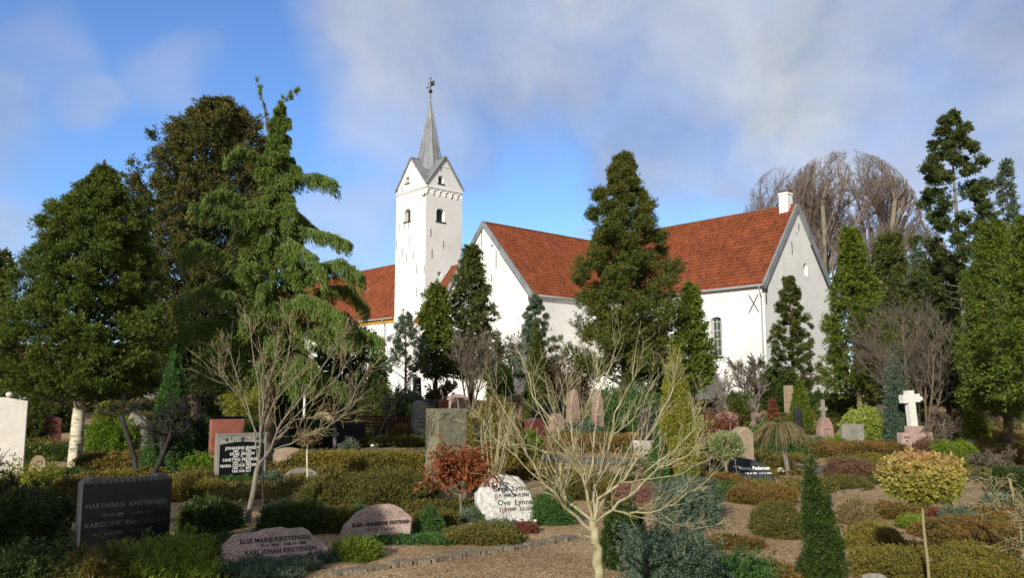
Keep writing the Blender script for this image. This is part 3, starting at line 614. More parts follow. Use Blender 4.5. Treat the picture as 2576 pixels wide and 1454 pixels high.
#PART2
# ------------------------------------------------------------------ plants: builders
def lod(L, Wd, D): return max(L, 2.2*D/835), max(Wd, .8*D/835)
def core_quads(w, d, h, e, taper, s=.78, n=10, mm=5, z0=0.):
    Q = []
    def pt(i, j):
        a = 2*math.pi*i/n; b = math.pi/2*j/mm; x, y, z = math.cos(b)*math.cos(a), math.cos(b)*math.sin(a), math.sin(b)
        r = (abs(x)**e + abs(y)**e + abs(z)**e)**(-1/e)*s; x, y, z = x*r, y*r, z*r
        k = 1 - taper*z; return (x*k*w/2, y*k*d/2, z*h + z0)
    for i in range(n):
        for j in range(mm): Q.append([pt(i, j), pt(i+1, j), pt(i+1, j+1), pt(i, j+1)])
    return np.array(Q)
def bush_quads(rg, w, d, h, e=2.5, L=.07, Wd=.03, cov=3.0, up=.3, lump=.1, taper=0., spread=.75, fuzz=.14, nmax=110000, below=False):
    area = 2*h*(w+d)*.9 + w*d*.8; n = int(min(max(cov*area/(L*Wd*.5), 250), nmax))
    m = 8; n = max(30, n//m)           # n sprigs of m leaves
    q = rg.uniform(-1, 1, (n, 3)); q[:, 2] = rg.uniform(-1 if below else 0, 1, n); q = nrm(q)
    s = (np.abs(q)**e).sum(1)**(-1/e); p = q*s[:, None]
    a = np.arctan2(p[:, 1], p[:, 0]); ph = rg.uniform(0, 6.3, 6)
    k1, k2, k3 = rg.integers(2, 5), rg.integers(5, 9), rg.integers(2, 5)
    lm = 1 + lump*(np.sin(k1*a + 3*p[:, 2] + ph[0]) + .7*np.sin(k2*a - 4*p[:, 2] + ph[1]) + .6*np.sin(9*p[:, 0]*k3/2 + ph[2])*np.sin(8*p[:, 1] + ph[3]) + .5*np.sin(17*p[:, 0] + ph[4])*np.sin(15*p[:, 1] + 13*p[:, 2] + ph[5]))
    f = lm*(1 - fuzz*rg.uniform(0, 1, n)**.6*1.6 + fuzz*.5*rg.uniform(0, 1, n)); p = p*f[:, None]
    Nn = np.sign(p)*np.abs(p)**(e-1)/np.array([w/2, d/2, h]); Nn = nrm(Nn)
    k = 1 - taper*np.clip(p[:, 2], 0, 1)
    P0 = np.stack([p[:, 0]*k*w/2, p[:, 1]*k*d/2, p[:, 2]*h], 1)
    D0 = nrm(Nn*.7 + np.array([0, 0, up]) + rg.normal(size=(n, 3))*spread*.6)
    bl = 1.7*L*rg.uniform(.4, 1.35, (n, 1, 1)); kk = rg.uniform(0, 1, (n, m, 1)); rad = rg.normal(size=(n, m, 3)); rad = nrm(rad - (rad*D0[:, None]).sum(-1, keepdims=True)*D0[:, None])
    P = P0[:, None] + D0[:, None]*bl*(kk - .35) + rad*Wd*.5; D = nrm(D0[:, None]*.8 + rad*.75 + rg.normal(size=P.shape)*.2)
    W1, W2 = rg.normal(size=3)*5/max(w, .5), rg.normal(size=3)*9/max(w, .5)
    patch = .5 + .28*np.sin(P0@W1 + ph[0]) + .22*np.sin(P0@W2 + ph[1])
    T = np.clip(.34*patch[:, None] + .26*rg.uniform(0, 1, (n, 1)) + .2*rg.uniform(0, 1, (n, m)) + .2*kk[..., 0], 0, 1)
    return leaves(rg, P.reshape(-1, 3), D.reshape(-1, 3), L, Wd, .45), T.reshape(-1)
SEED = [100]
def rng(): SEED[0] += 1; return np.random.default_rng(SEED[0])
PLANTS = 'foliage'
def bush(name, label, cat, x, yb, wpx, hpx, d, mat, L=.05, Wd=.022, D=None, group=None, yaw=0., stem=None, **k):
    """shrub or hedge whose foot is seen at row yb; wpx, hpx its size in the picture, d its depth in metres"""
    Df = dist(x, yb) if D is None else D; Dc = Df + d/2; w = wpx/2116*Df*1.02; X = xat(x, Dc); gz = tz(X, Dc)
    h = max(.08, zpix(yb - hpx, Dc) - gz) ; rg = rng(); l, wd = lod(L*.62, Wd*.62, Dc)
    Q, T = bush_quads(rg, w, d, h, L=l, Wd=wd, **k)
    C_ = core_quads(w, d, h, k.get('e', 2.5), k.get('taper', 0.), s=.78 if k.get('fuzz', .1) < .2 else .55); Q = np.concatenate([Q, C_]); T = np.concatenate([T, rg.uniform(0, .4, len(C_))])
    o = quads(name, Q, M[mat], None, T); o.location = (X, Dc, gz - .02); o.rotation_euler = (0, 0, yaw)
    tag(o, label, cat, group); return o
def conifer_quads(rg, H, R, zc, prof, nl, K, L, Wd, cov, sig, up=.2, droop=.15, hang=0., upl=.3, outl=.6, rnd=.3, inner=.25, lat=.3, nmax=240000, seg=None, lean=(0, 0), bl=None, lob=.14, nb=6, core=0):
    """limbs from the trunk; on each limb K clumps of nb brushes; each brush a sprig of m leaves"""
    hc = H - zc; area = math.pi*R*hc*1.3 + 2; N = int(min(cov*area/(L*Wd*.5), nmax)); bl = bl or 2.6*L
    m = 16; nbr = max(60, N//m); nb = max(2, int(nbr/(nl*K)))
    t = (np.arange(nl) + rg.uniform(0, 1, nl))/nl; az = np.arange(nl)*2.39996 + rg.normal(0, .3, nl); ph = rg.uniform(0, 6.3, 4)
    lobe = 1 + lob*(np.sin(3*az + 4*t + ph[0]) + np.sin(5*az - 11*t + ph[1]) + .8*np.sin(19*t + ph[2] + 2*az))
    ln = R*np.array([prof(a) for a in t])*rg.uniform(.74, 1.1, nl)*lobe; h0 = zc + hc*t
    ca, sa = np.cos(az), np.sin(az); ln = np.minimum(ln, R*1.15); h0 = np.maximum(h0 - .75*ln*(math.tan(up) - droop), zc*.85 if not hang else h0)
    def limb(s):
        r = s*ln[:, None]; z = h0[:, None] + r*math.tan(up) - droop*s**2*ln[:, None]
        return np.stack([r*ca[:, None], r*sa[:, None], z], -1)
    s = inner + (1-inner)*rg.uniform(0, 1, (nl, K))**.6
    s[:, 0] = 1
    c = limb(s); lt = np.stack([-sa, ca, np.zeros(nl)], -1)[:, None, :]; u = rg.uniform(-1, 1, (nl, K, 1))*lat*ln[:, None, None]*(1.1-s[..., None])
    c = c + lt*u; c[..., 2] -= np.abs(u[..., 0])*droop*.5
    outd = nrm(np.stack([ca, sa, np.zeros(nl)], -1))[:, None, :]*np.ones((nl, K, 1)) + lt*np.sign(u)*.5
    sz = (.45 + .55*ln/R)[:, None, None, None]
    nn = nrm(rg.normal(size=(nl, K, nb, 3)) + outd[:, :, None, :]*.5 + np.array([0, 0, .35]))
    o = c[:, :, None, :] + nn*sig*sz*rg.uniform(.3, 1, (nl, K, nb, 1))
    D0 = nrm(outd[:, :, None, :]*outl + np.array([0, 0, upl]) + nn*.55 + rg.normal(size=nn.shape)*.18)
    blv = bl*rg.uniform(.6, 1.3, (nl, K, nb, 1))*(.6 + .4*sz)
    if hang: D0 = nrm(D0*.22 + np.array([0, 0, -1.])); blv = hang*rg.uniform(.25, 1.2, (nl, K, nb, 1))*sz
    rad = rg.normal(size=(nl, K, nb, m, 3)); D0e = D0[:, :, :, None, :]; rad = nrm(rad - (rad*D0e).sum(-1, keepdims=True)*D0e)
    k = rg.uniform(0, 1, (nl, K, nb, m, 1)); 
    P = o[:, :, :, None, :] + D0e*blv[..., None, :]*k + rad*L*.12 + np.array([0, 0, -1.])*((k**2)*blv[..., None, :]*(.0 if hang else .12))
    D = nrm(D0e*(.75 if not hang else 1.1) + rad*.8 + rg.normal(size=P.shape)*rnd*.5)
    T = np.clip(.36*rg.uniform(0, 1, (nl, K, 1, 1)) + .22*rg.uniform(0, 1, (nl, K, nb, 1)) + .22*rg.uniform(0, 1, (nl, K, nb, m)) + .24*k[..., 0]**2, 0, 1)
    zz = (P[..., 2:3]/H)**3; P = P + np.concatenate([zz*lean[0], zz*lean[1], zz*0], -1)
    ok = (P[..., 2] > .12).reshape(-1)
    Q = leaves(rg, P.reshape(-1, 3)[ok], D.reshape(-1, 3)[ok], L, Wd)
    if core:                           # inner foliage of the crown
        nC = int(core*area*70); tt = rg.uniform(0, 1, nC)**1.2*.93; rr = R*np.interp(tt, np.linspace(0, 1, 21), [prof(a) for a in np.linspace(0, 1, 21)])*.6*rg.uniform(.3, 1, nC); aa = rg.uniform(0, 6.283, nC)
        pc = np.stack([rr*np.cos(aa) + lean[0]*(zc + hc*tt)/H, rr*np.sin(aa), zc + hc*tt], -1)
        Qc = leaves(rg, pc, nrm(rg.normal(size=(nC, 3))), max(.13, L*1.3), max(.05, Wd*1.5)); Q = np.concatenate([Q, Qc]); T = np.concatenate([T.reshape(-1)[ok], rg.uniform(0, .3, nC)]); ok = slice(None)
    if seg is not None:
        for sA, sB in ((0, .35), (.35, .7), (.7, .95)):
            a_ = limb(np.full((nl, 1), sA))[:, 0]; b_ = limb(np.full((nl, 1), sB))[:, 0]
            for i in range(nl):
                r0 = .010*ln[i] + .006; sa_, sb_ = a_[i].copy(), b_[i].copy(); sa_[0] += lean[0]*(max(sa_[2], 0)/H)**3; sb_[0] += lean[0]*(max(sb_[2], 0)/H)**3
                seg.append([*sa_, *sb_, r0*(1.15-sA), r0*(1.15-sB)])
    return Q, T.reshape(-1)[ok]
def conifer(name, label, x, D, ytop, wpx, ybot, mat, prof, nl=60, K=8, L=.1, Wd=.035, cov=3., sig=.16, trunk='bark', tr=.14, xtrunk=None, group=None, cat='tree', leanpx=0, **k):
    k.setdefault('core', .0 if mat in ('blue', 'pine') else .5)
    X = xat(x, D); gz = tz(X, D); H = zpix(ytop, D) - gz; R = wpx/2/2116*D; zc = max(.12, zpix(ybot, D) - gz); rg = rng()
    l, wd = lod(L, Wd, D); seg = []; lean = (leanpx/2116*D, 0)
    Q, T = conifer_quads(rg, H, R, zc, prof, nl, K, l, wd, cov, sig, seg=seg, lean=lean, **k)
    e = empty(name, (X, D, gz - .03), 0, label, cat, group)
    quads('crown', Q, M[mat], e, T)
    tb = []; n = 9; dx = lean[0]
    for i in range(n):
        a, b = i/n, (i+1)/n; tb.append([dx*a**3 + .02*math.sin(5*a), 0, a*H*.96, dx*b**3 + .02*math.sin(5*b), 0, b*H*.96, tr*(1-a)**.8 + .01, tr*(1-b)**.8 + .008])
    (tubes('trunk', tb, M[trunk], e, 9), tubes('limbs', seg, M['bark'], e, 4)) if trunk == 'birch' else tubes('trunk', tb + seg, M[trunk], e, 6)
    return e
# bare wood
def rot(rg, d, ang):
    a = d.orthogonal().normalized(); b = d.cross(a); t = rg.uniform(0, 6.283); return (d*math.cos(ang) + (a*math.cos(t) + b*math.sin(t))*math.sin(ang)).normalized()
def grow(rg, segs, p, d, L, r, lvl, G):
    n = G['n'][lvl]; st = L/n; pts = len(G['n']); env = G.get('env')
    for i in range(n):
        w_ = G['wob']; d = (d + Vector(rg.normal(0, w_, 3)) + Vector((0, 0, G['up'][lvl]))).normalized(); q = p + d*st
        if env and lvl and ((q.x-env[0])/env[2])**2 + ((q.y)/env[2])**2 + ((q.z-env[1])/env[3])**2*(1 if q.z > env[1] else .25) > 1: return
        r1 = r*(1 - (1-G['end'])/n) if lvl < pts-1 else r*(1 - .7/n)
        segs[min(lvl, 1) if G.get('split') else 0].append([*p, *q, r, r1]); p, r = q, r1
        if lvl < pts-1 and i >= G['start'][lvl]:
            for _ in range(rg.poisson(G['kids'][lvl])):
                grow(rg, segs, p.copy(), rot(rg, d, R_(rg.uniform(*G['ang']))), L*G['ratio']*rg.uniform(.6, 1.1)*(1 - .4*i/n), max(r*G['rr'], G['rmin']), lvl+1, G)
def bare_tree(name, label, x, D, G, h0, r0, ymat, cat='tree', stems=1, splay=.3, group=None, tilt=(0, 0), twigmat=None, mul=1.):
    X = xat(x, D); gz = tz(X, D); e = empty(name, (X, D, gz - .03), 0, label, cat, group); rg = rng(); segs = [[], []]; G = dict(G); G['split'] = True; G['rmin'] = max(G.get('rmin', .003), .28*D/835*mul)
    for i in range(stems):
        a = 2*math.pi*i/stems + rg.uniform(-.4, .4); d = Vector((math.cos(a)*splay*(stems > 1) + tilt[0], math.sin(a)*splay*(stems > 1) + tilt[1], 1)).normalized()
        grow(rg, segs, Vector((.04*math.cos(a), .04*math.sin(a), 0)), d, h0, r0, 0, G)
    tubes('trunk', segs[0], M[ymat], e, 7)
    if segs[1]: tubes('branches', segs[1], M[twigmat or ymat], e, 3)
    return e
GB = dict(n=[7, 6, 5, 4], wob=.10, up=[.02, .05, .04, .02], end=.45, start=[2, 1, 1, 0], kids=[1.6, 1.4, 1.5], ang=(25, 50), ratio=.55, rr=.6, rmin=.004)
def bough(segs, rg, pts, D0, D1, r0, r1, G=None, kid=1.0, lvl=2, L0=.5):
    """a limb laid through picture points, its far end at distance D1; side twigs grow from it"""
    W_ = [P3(x, y, D0 + (D1-D0)*i/(len(pts)-1)) for i, (x, y) in enumerate(pts)]; out = []
    for i in range(len(W_)-1):
        a, b = W_[i], W_[i+1]; m_ = 3
        for k in range(m_):
            p = a.lerp(b, k/m_); q = a.lerp(b, (k+1)/m_); j = Vector(rg.normal(0, .006, 3)); q = q + j if k < m_-1 else q
            t0 = (i + k/m_)/(len(W_)-1); t1 = (i + (k+1)/m_)/(len(W_)-1)
            if out: p = out[-1][1]
            out.append((p, q, r0 + (r1-r0)*t0, r0 + (r1-r0)*t1))
    for n_, (p, q, a, b) in enumerate(out):
        segs[0].append([*p, *q, a, b])
        if G and n_ > 1:
            for _ in range(rg.poisson(kid)):
                d = (q-p).normalized(); grow(rg, segs, q.copy(), (rot(rg, d, R_(rg.uniform(22, 55))) + Vector((0, 0, .25))).normalized(), L0*rg.uniform(.35, 1.)*(1.1 - .5*n_/len(out)), b*.45, lvl, G)
# ------------------------------------------------------------------ big left conifers
cone = lambda p, b=.0: (lambda t: (1-t)**p*(1-b) + b*(1-t))
def interp(tab): return lambda t: float(np.interp(t, [a for a, b in tab], [b for a, b in tab]))
conifer('spruce_tree', 'broad dark green spruce on a white birch-like trunk with a red cone-tipped leader', 187, 21, 432, 372, 1000, 'spruce', interp([(0,.86),(.12,1),(.3,.97),(.45,.84),(.6,.75),(.75,.60),(.84,.42),(.9,.26),(.95,.12),(1,.02)]), nl=330, K=5, L=.085, Wd=.022, cov=6.5, sig=.12, core=3,
        up=.42, droop=.12, upl=.55, outl=.75, trunk='birch', tr=.165, leanpx=28, inner=.5, lat=.35, bl=.24, lob=.07)
e = bpy.data.objects['spruce_tree']; g = MB(); top = Vector((26/2116*21, 0, zpix(425, 21)))
for i in range(26): g.tube(top + Vector((random.Random(i).uniform(-.035, .035), 0, -.25 + i*.02)), top + Vector((random.Random(i+50).uniform(-.06, .06), .01, -.2 + i*.02)), .012, n=4)
g.tube(top - ez*.5, top + ez*.27, .012, n=5); g.build('leader_shoot', M['redtwig'], e)
conifer('cypress_tree', 'tall broad cypress with rust brown tipped sprays between spruce and cedar', 478, 31, 262, 350, 985, 'thuja_rust', interp([(0,.9),(.3,1),(.6,.98),(.76,.86),(.87,.62),(.95,.34),(1,.05)]), nl=400, K=6, L=.11, Wd=.04, cov=6, core=3.2, sig=.15, bl=.34, lob=.08,
        up=.85, droop=.05, upl=.6, outl=.55, rnd=.5, tr=.3, leanpx=35, inner=.5, lat=.3)
def prof_ced(t): return (1-t)**1.05*(.52 + .42*math.sin(t*17 + 1)**2) + .025
conifer('cedar_tree', 'weeping bright green cedar with long drooping layered branches', 672, 25, 258, 500, 960, 'cedar', prof_ced, nl=72, K=12, L=.13, Wd=.018, cov=2.6, core=.35, sig=.12, lob=.12,
        up=.32, droop=.42, hang=.62, upl=-.75, outl=.45, rnd=.28, tr=.17, inner=.12, lat=.42)
# two splayed leaders and the long branches to the right
e = bpy.data.objects['cedar_tree']; rg = rng(); Qs = []; Ts = []; sg = []
def spray_limb(pts, D0, D1, hang, n, r=.03, L=.13, Wd=.036, both=0):
    W_ = [P3(x, y, D0 + (D1-D0)*i/(len(pts)-1)) - e.location for i, (x, y) in enumerate(pts)]
    for i in range(len(W_)-1):
        t0, t1 = i/(len(W_)-1), (i+1)/(len(W_)-1); sg.append([*W_[i], *W_[i+1], r*(1.1-t0), r*(1.1-t1)])
        a, b = np.array(W_[i]), np.array(W_[i+1]); m_ = n//(len(W_)-1); K_ = max(3, m_//26)
        k = rg.uniform(0, 1, (K_, 1)).repeat(26, 0); P = a + (b-a)*k + rg.normal(0, 1, (len(k), 3))*(.035 if hang > .2 else .014); dz = rg.uniform(0, 1, len(k))**1.2*hang*(rg.uniform(.25, 1, (K_, 1)).repeat(26, 0)[:, 0])
        P[:, 2] -= dz; P[:, 1] += rg.normal(0, .16, (K_, 1)).repeat(26, 0)[:, 0]; P[:, 2] += both*rg.uniform(0, .12, len(k))
        d = nrm((b-a)[None]/np.linalg.norm(b-a)*.6 + np.array([0, 0, -1.0 if hang > .15 else .1]) + rg.normal(size=(len(k), 3))*.24)
        Qs.append(leaves(rg, P, d, L, Wd)); Ts.append(.5*rg.uniform(0, 1, (K_, 1)).repeat(26, 0)[:, 0] + .5*rg.uniform(0, 1, len(k)))
for pts, D0, D1, hg, n in (([(672, 330), (668, 280), (655, 235), (650, 200)], 25, 25, .05, 260), ([(676, 330), (698, 280), (722, 245), (748, 226)], 25, 24.6, .12, 520),
        ([(690, 470), (740, 440), (800, 436), (846, 455)], 25, 25.5, .65, 2600), ([(690, 520), (740, 525), (790, 570), (812, 590)], 25, 26, .4, 1600), ([(700, 560), (780, 575), (840, 590), (878, 608)], 25, 24.2, .55, 2800),
        ([(700, 690), (800, 665), (860, 650), (912, 690)], 25, 24.5, .8, 3400), ([(690, 640), (640, 560), (570, 520), (480, 510)], 25, 23, .7, 2800), ([(700, 760), (820, 720), (880, 718), (925, 770)], 25, 25.5, .75, 2600),
        ([(680, 720), (580, 640), (500, 600), (455, 640)], 25, 22.5, .7, 2800), ([(700, 860), (800, 820), (900, 825), (965, 850)], 25, 24, .9, 3200), ([(680, 860), (560, 800), (480, 810), (425, 870)], 25, 22.5, .9, 3400),
        ([(680, 400), (640, 380), (600, 370), (570, 400)], 25, 24, .5, 1400), ([(680, 800), (600, 740), (520, 720), (450, 760)], 25, 22.5, .8, 2600), ([(690, 790), (760, 740), (820, 760), (870, 800)], 25, 22.6, .8, 3000),
        ([(690, 640), (730, 600), (790, 640), (820, 690)], 25, 22.8, .7, 2600), ([(680, 900), (620, 850), (560, 850), (500, 900)], 25, 22.4, .9, 2800), ([(680, 540), (620, 500), (560, 470), (520, 500)], 25, 23.4, .6, 2000)):
    spray_limb(pts, D0, D1, hg*.82, int(n*2.0), L=.14, Wd=.021)
quads('drooping_branches', np.concatenate(Qs), M['cedar'], e, np.concatenate(Ts)); tubes('limb', sg, M['bark'], e, 5)
conifer('yew_tree', 'dark bushy yew in front of the white wing', 850, 42, 800, 175, 1005, 'yew', lambda t: (1-t)**.45, nl=80, K=8, L=.16, Wd=.06, cov=3.5, sig=.22, up=.7, upl=.5, inner=.4)
# ---- trees in front of the church
conifer('cypress_column', 'slim dark green columnar cypress by the wing downpipe', 948, 52, 900, 26, 1000, 'yew', lambda t: (1-t)**.35, nl=40, K=5, L=.2, Wd=.08, cov=3.5, sig=.1, up=1.1, upl=.9, inner=.4)
conifer('atlas_cedar_tree', 'grey blue cedar on a thin stem before the tower foot', 1018, 50, 792, 112, 942, 'blue', lambda t: (1-t)**.75*(.85+.3*math.sin(t*25)**2), nl=48, K=6, L=.15, Wd=.04, cov=1.9, sig=.11, bl=.28, up=.55, droop=.1, upl=.2, outl=.8, tr=.1, lat=.25)
conifer('thuja_tree', 'light green narrow thuja left of the dark spruce', 1095, 52, 715, 62, 950, 'thuja', lambda t: .35 + .65*math.sin(math.pi*min(1, .25+t*.75)) if t < .9 else .4*(1-t)*10, nl=70, K=7, L=.2, Wd=.08, cov=3.2, sig=.16, up=1., upl=-.35, outl=.5, inner=.3)
conifer('spruce_tree', 'dense pointed dark spruce standing before the transept gable', 1184, 54, 622, 158, 952, 'yewlight', lambda t: (1-t)**.72*(.86+.25*math.sin(t*31)**2) + .02, nl=130, K=7, L=.19, Wd=.07, cov=3.1, sig=.17, up=.25, droop=.12, upl=.15, outl=.8, rnd=.45, tr=.2, inner=.3)
conifer('blue_spruce_tree', 'blue grey spruce with spaced branches by the transept corner', 1348, 50, 745, 150, 950, 'blue', lambda t: (1-t)**.8*(.7+.35*math.sin(t*22)**2) + .02, nl=46, K=6, L=.14, Wd=.045, cov=2.4, sig=.10, lob=.2, bl=.25, up=.0, droop=-.15, upl=.25, outl=.8, tr=.12, lat=.2)
def prof_seq(t): return [(0, .72), (.12, .85), (.27, .88), (.44, .82), (.62, .62), (.73, .44), (.84, .28), (.93, .16), (1, .02)]
conifer('redwood_tree', 'massive lumpy redwood towering in front of the nave roof', 1578, 40, 400, 262, 962, 'sequoia', interp(prof_seq(0)), nl=100, K=4, L=.12, Wd=.04, cov=6.5, core=.9, sig=.46, bl=.42, lob=.16, up=.55, droop=.1, upl=.75, outl=.45, rnd=.45, tr=.34, inner=.35, lat=.22)
conifer('thuja_tree', 'green feathery thuja with narrow spire beside the arched window', 1744, 40, 725, 92, 985, 'thuja', interp([(0, .8), (.2, 1), (.45, .9), (.6, .55), (.7, .35), (1, .04)]), nl=110, K=7, L=.16, Wd=.06, cov=3.4, sig=.15, up=.9, upl=.55, inner=.35, tr=.13)
conifer('spruce_tree', 'small dark open spruce in front of the east gable', 1998, 47, 700, 138, 975, 'yewlight', interp([(0, .9), (.08, 1), (.3, .78), (.5, .6), (.7, .42), (.85, .25), (1, .05)]), nl=74, K=6, L=.13, Wd=.045, cov=3.4, sig=.11, up=-.05, droop=-.38, upl=.5, outl=.6, tr=.11, lat=.10, inner=.2, core=0, lob=.2, bl=.26)
conifer('thuja_tree', 'golden green pointed thuja on bare stem right of east gable', 2165, 36, 582, 150, 985, 'thuja', interp([(0, .85), (.1, 1), (.4, .85), (.6, .55), (.8, .28), (1, .03)]), nl=170, K=7, L=.15, Wd=.055, cov=3.1, sig=.15, up=.35, droop=.1, upl=.2, outl=.7, tr=.13, inner=.3, trunk='bark')
conifer('yew_tree', 'dark brown green yew behind the golden thuja', 2262, 46, 596, 150, 990, 'yewlight', interp([(0, 1), (.5, .85), (.75, .6), (1, .15)]), nl=110, K=7, L=.18, Wd=.07, cov=3.0, sig=.28, up=.7, upl=.5, inner=.3)
conifer('atlas_cedar_tree', 'pale blue conifer tip rising behind the yew', 2332, 60, 628, 130, 960, 'blue', cone(.9), nl=60, K=7, L=.2, Wd=.08, cov=1.8, sig=.16, up=.2, upl=.1, outl=.8)
conifer('pine_tree', 'tall dark pine with open clumps reaching highest on the right', 2440, 44, 290, 165, 775, 'pine', interp([(0, .75), (.15, .9), (.35, 1), (.5, .8), (.62, .95), (.75, .7), (.9, .4), (1, .1)]), nl=66, K=4, L=.15, Wd=.06, cov=4.2, sig=.32, bl=.3, lob=.18, up=.25, droop=.0, upl=.55, outl=.5, rnd=.6, tr=.2, trunk='bark_grey', inner=.4, lat=.25)
conifer('pine_tree', 'low dark pine mass beneath the tall pine', 2400, 50, 655, 160, 1000, 'pine', cone(.5), nl=80, K=6, L=.2, Wd=.075, cov=2.8, sig=.4, up=.5, upl=.5, inner=.3)
conifer('thuja_tree', 'large light green thuja filling the right edge', 2540, 26, 560, 200, 1040, 'thuja', interp([(0, .8), (.15, 1), (.5, .9), (.75, .6), (1, .1)]), nl=200, K=8, L=.11, Wd=.03, cov=3.8, sig=.15, up=.7, droop=.2, upl=-.5, outl=.6, inner=.4)
conifer('thuja_tree', 'pale green thuja cut by the right frame edge', 2650, 19, 540, 230, 1000, 'thuja', cone(.5), nl=110, K=8, L=.11, Wd=.03, cov=3.2, sig=.13, up=.5, droop=.3, upl=-.2, outl=.8)
conifer('spruce_tree', 'thin spruce top poking out at the right edge', 2572, 55, 408, 60, 700, 'blue', cone(.8), nl=40, K=6, L=.2, Wd=.08, cov=2., sig=.2, up=.2)
for x, D, yt, w_, mt, lb in ((2330, 62, 730, 190, 'yew', 'dark background conifer behind the bare purple shrub'), (2450, 66, 700, 210, 'yew', 'dark background conifer under the tall pine'), (2520, 40, 800, 130, 'yew', 'shadowy conifer between pine and edge thuja'),
      (2225, 58, 800, 110, 'yew', 'dark background conifer right of the gable corner'), (-22, 60, 640, 70, 'yewlight', 'ragged conifer at the far left edge'), (-30, 70, 830, 200, 'yew', 'low dark conifer at the far left edge'), (300, 55, 880, 240, 'yewlight', 'dark conifer mass seen under the spruce crown'),
      (560, 60, 900, 200, 'yew', 'dark conifer mass seen under the cedar'), (2610, 60, 750, 200, 'yew', 'dark background conifer at the far right edge'), (160, 42, 900, 150, 'yew', 'shaded conifer behind the white spruce trunk'), (2390, 36, 860, 120, 'yew', 'round dark yew behind the little umbrella tree')):
    conifer('background_conifer', lb, x, D, yt, w_, 1010, mt, cone(.5), nl=80, K=6, L=.25, Wd=.1, cov=2.6, sig=.4, up=.5, upl=.4, inner=.3, group='dark conifers in the background')
# hazel and beeches behind the church
GH = dict(n=[6, 7, 6, 5, 4], wob=.07, up=[.0, .06, .05, .03, .0], end=.5, start=[2, 1, 1, 1, 0], kids=[3.0, 1.9, 1.9, 1.7], ang=(16, 42), ratio=.62, rr=.6, rmin=.012)
SEED[0] = 500
bare_tree('beech_tree', 'huge leafless fan shaped beech rising behind the east gable', 2145, 92, dict(GH, rr=.52, env=(0, 15.5, 8.8, 12.4)), 22, .42, 'beechbark', stems=6, splay=.34, twigmat='beechtwig', mul=.5)
bare_tree('beech_tree', 'leafless tree left of the great beech behind the chimney', 2000, 96, dict(GH, rr=.52, env=(0, 15.5, 6.2, 12)), 20, .3, 'beechbark', stems=4, splay=.3, twigmat='beechtwig', mul=.45)
bare_tree('beech_tree', 'lower leafless tree to the right of the great beech', 2285, 90, dict(GH, env=(0, 10, 6, 10)), 15, .28, 'beechbark', stems=3, splay=.5, twigmat='beechtwig', mul=.45)
SEED[0] = 600
GS = dict(n=[5, 5, 5, 4], wob=.10, up=[.05, .07, .05, .03], end=.5, start=[1, 0, 0, 0], kids=[2.2, 1.8, 1.7], ang=(18, 45), ratio=.62, rr=.62, rmin=.005)
bare_tree('bare_shrub', 'large leafless purple brown shrub right of golden thuja', 2330, 33, GS, 3.9, .06, 'bark', 'shrub', stems=6, splay=.5, twigmat='brownwood', mul=.55)
bare_tree('bare_shrub', 'round leafless brown shrub before the dark transept spruce', 1184, 44, GS, 3.2, .06, 'bark', 'shrub', stems=4, splay=.3, twigmat='brownwood', mul=.6)
bare_tree('bare_tree', 'small crooked leafless tree near the arched window', 1868, 34, GS, 2.0, .04, 'bark_grey', stems=2, splay=.4)
bare_tree('bare_tree', 'thin reddish leafless sapling left of the dark yew columns', 1888, 46, GS, 2.2, .03, 'brownwood', stems=3, splay=.3)
bare_tree('bare_shrub', 'leafless grey thicket against the nave wall', 1628, 52, GS, 3.0, .04, 'bark_dark', 'shrub', stems=6, splay=.35)
bare_tree('bare_shrub', 'thin leafless bush against the transept wall', 1285, 56, GS, 3.0, .035, 'bark_grey', 'shrub', stems=4, splay=.35)
bare_tree('bare_shrub', 'small pale leafless bush near the temple shaped stone', 1112, 52, GS, 1.1, .03, 'straw_wood', 'shrub', stems=5, splay=.5)
bare_tree('bare_tree', 'pair of slender leafless stems beside the red bench', 945, 33, dict(GS, kids=[1.2, 1.2, 1]), 2.1, .035, 'bark_grey', stems=2, splay=.25)
bare_tree('bare_shrub', 'grey leafless shrub under the edge thuja', 2262, 33, GS, 1.1, .03, 'bark_grey', 'shrub', stems=5, splay=.5)
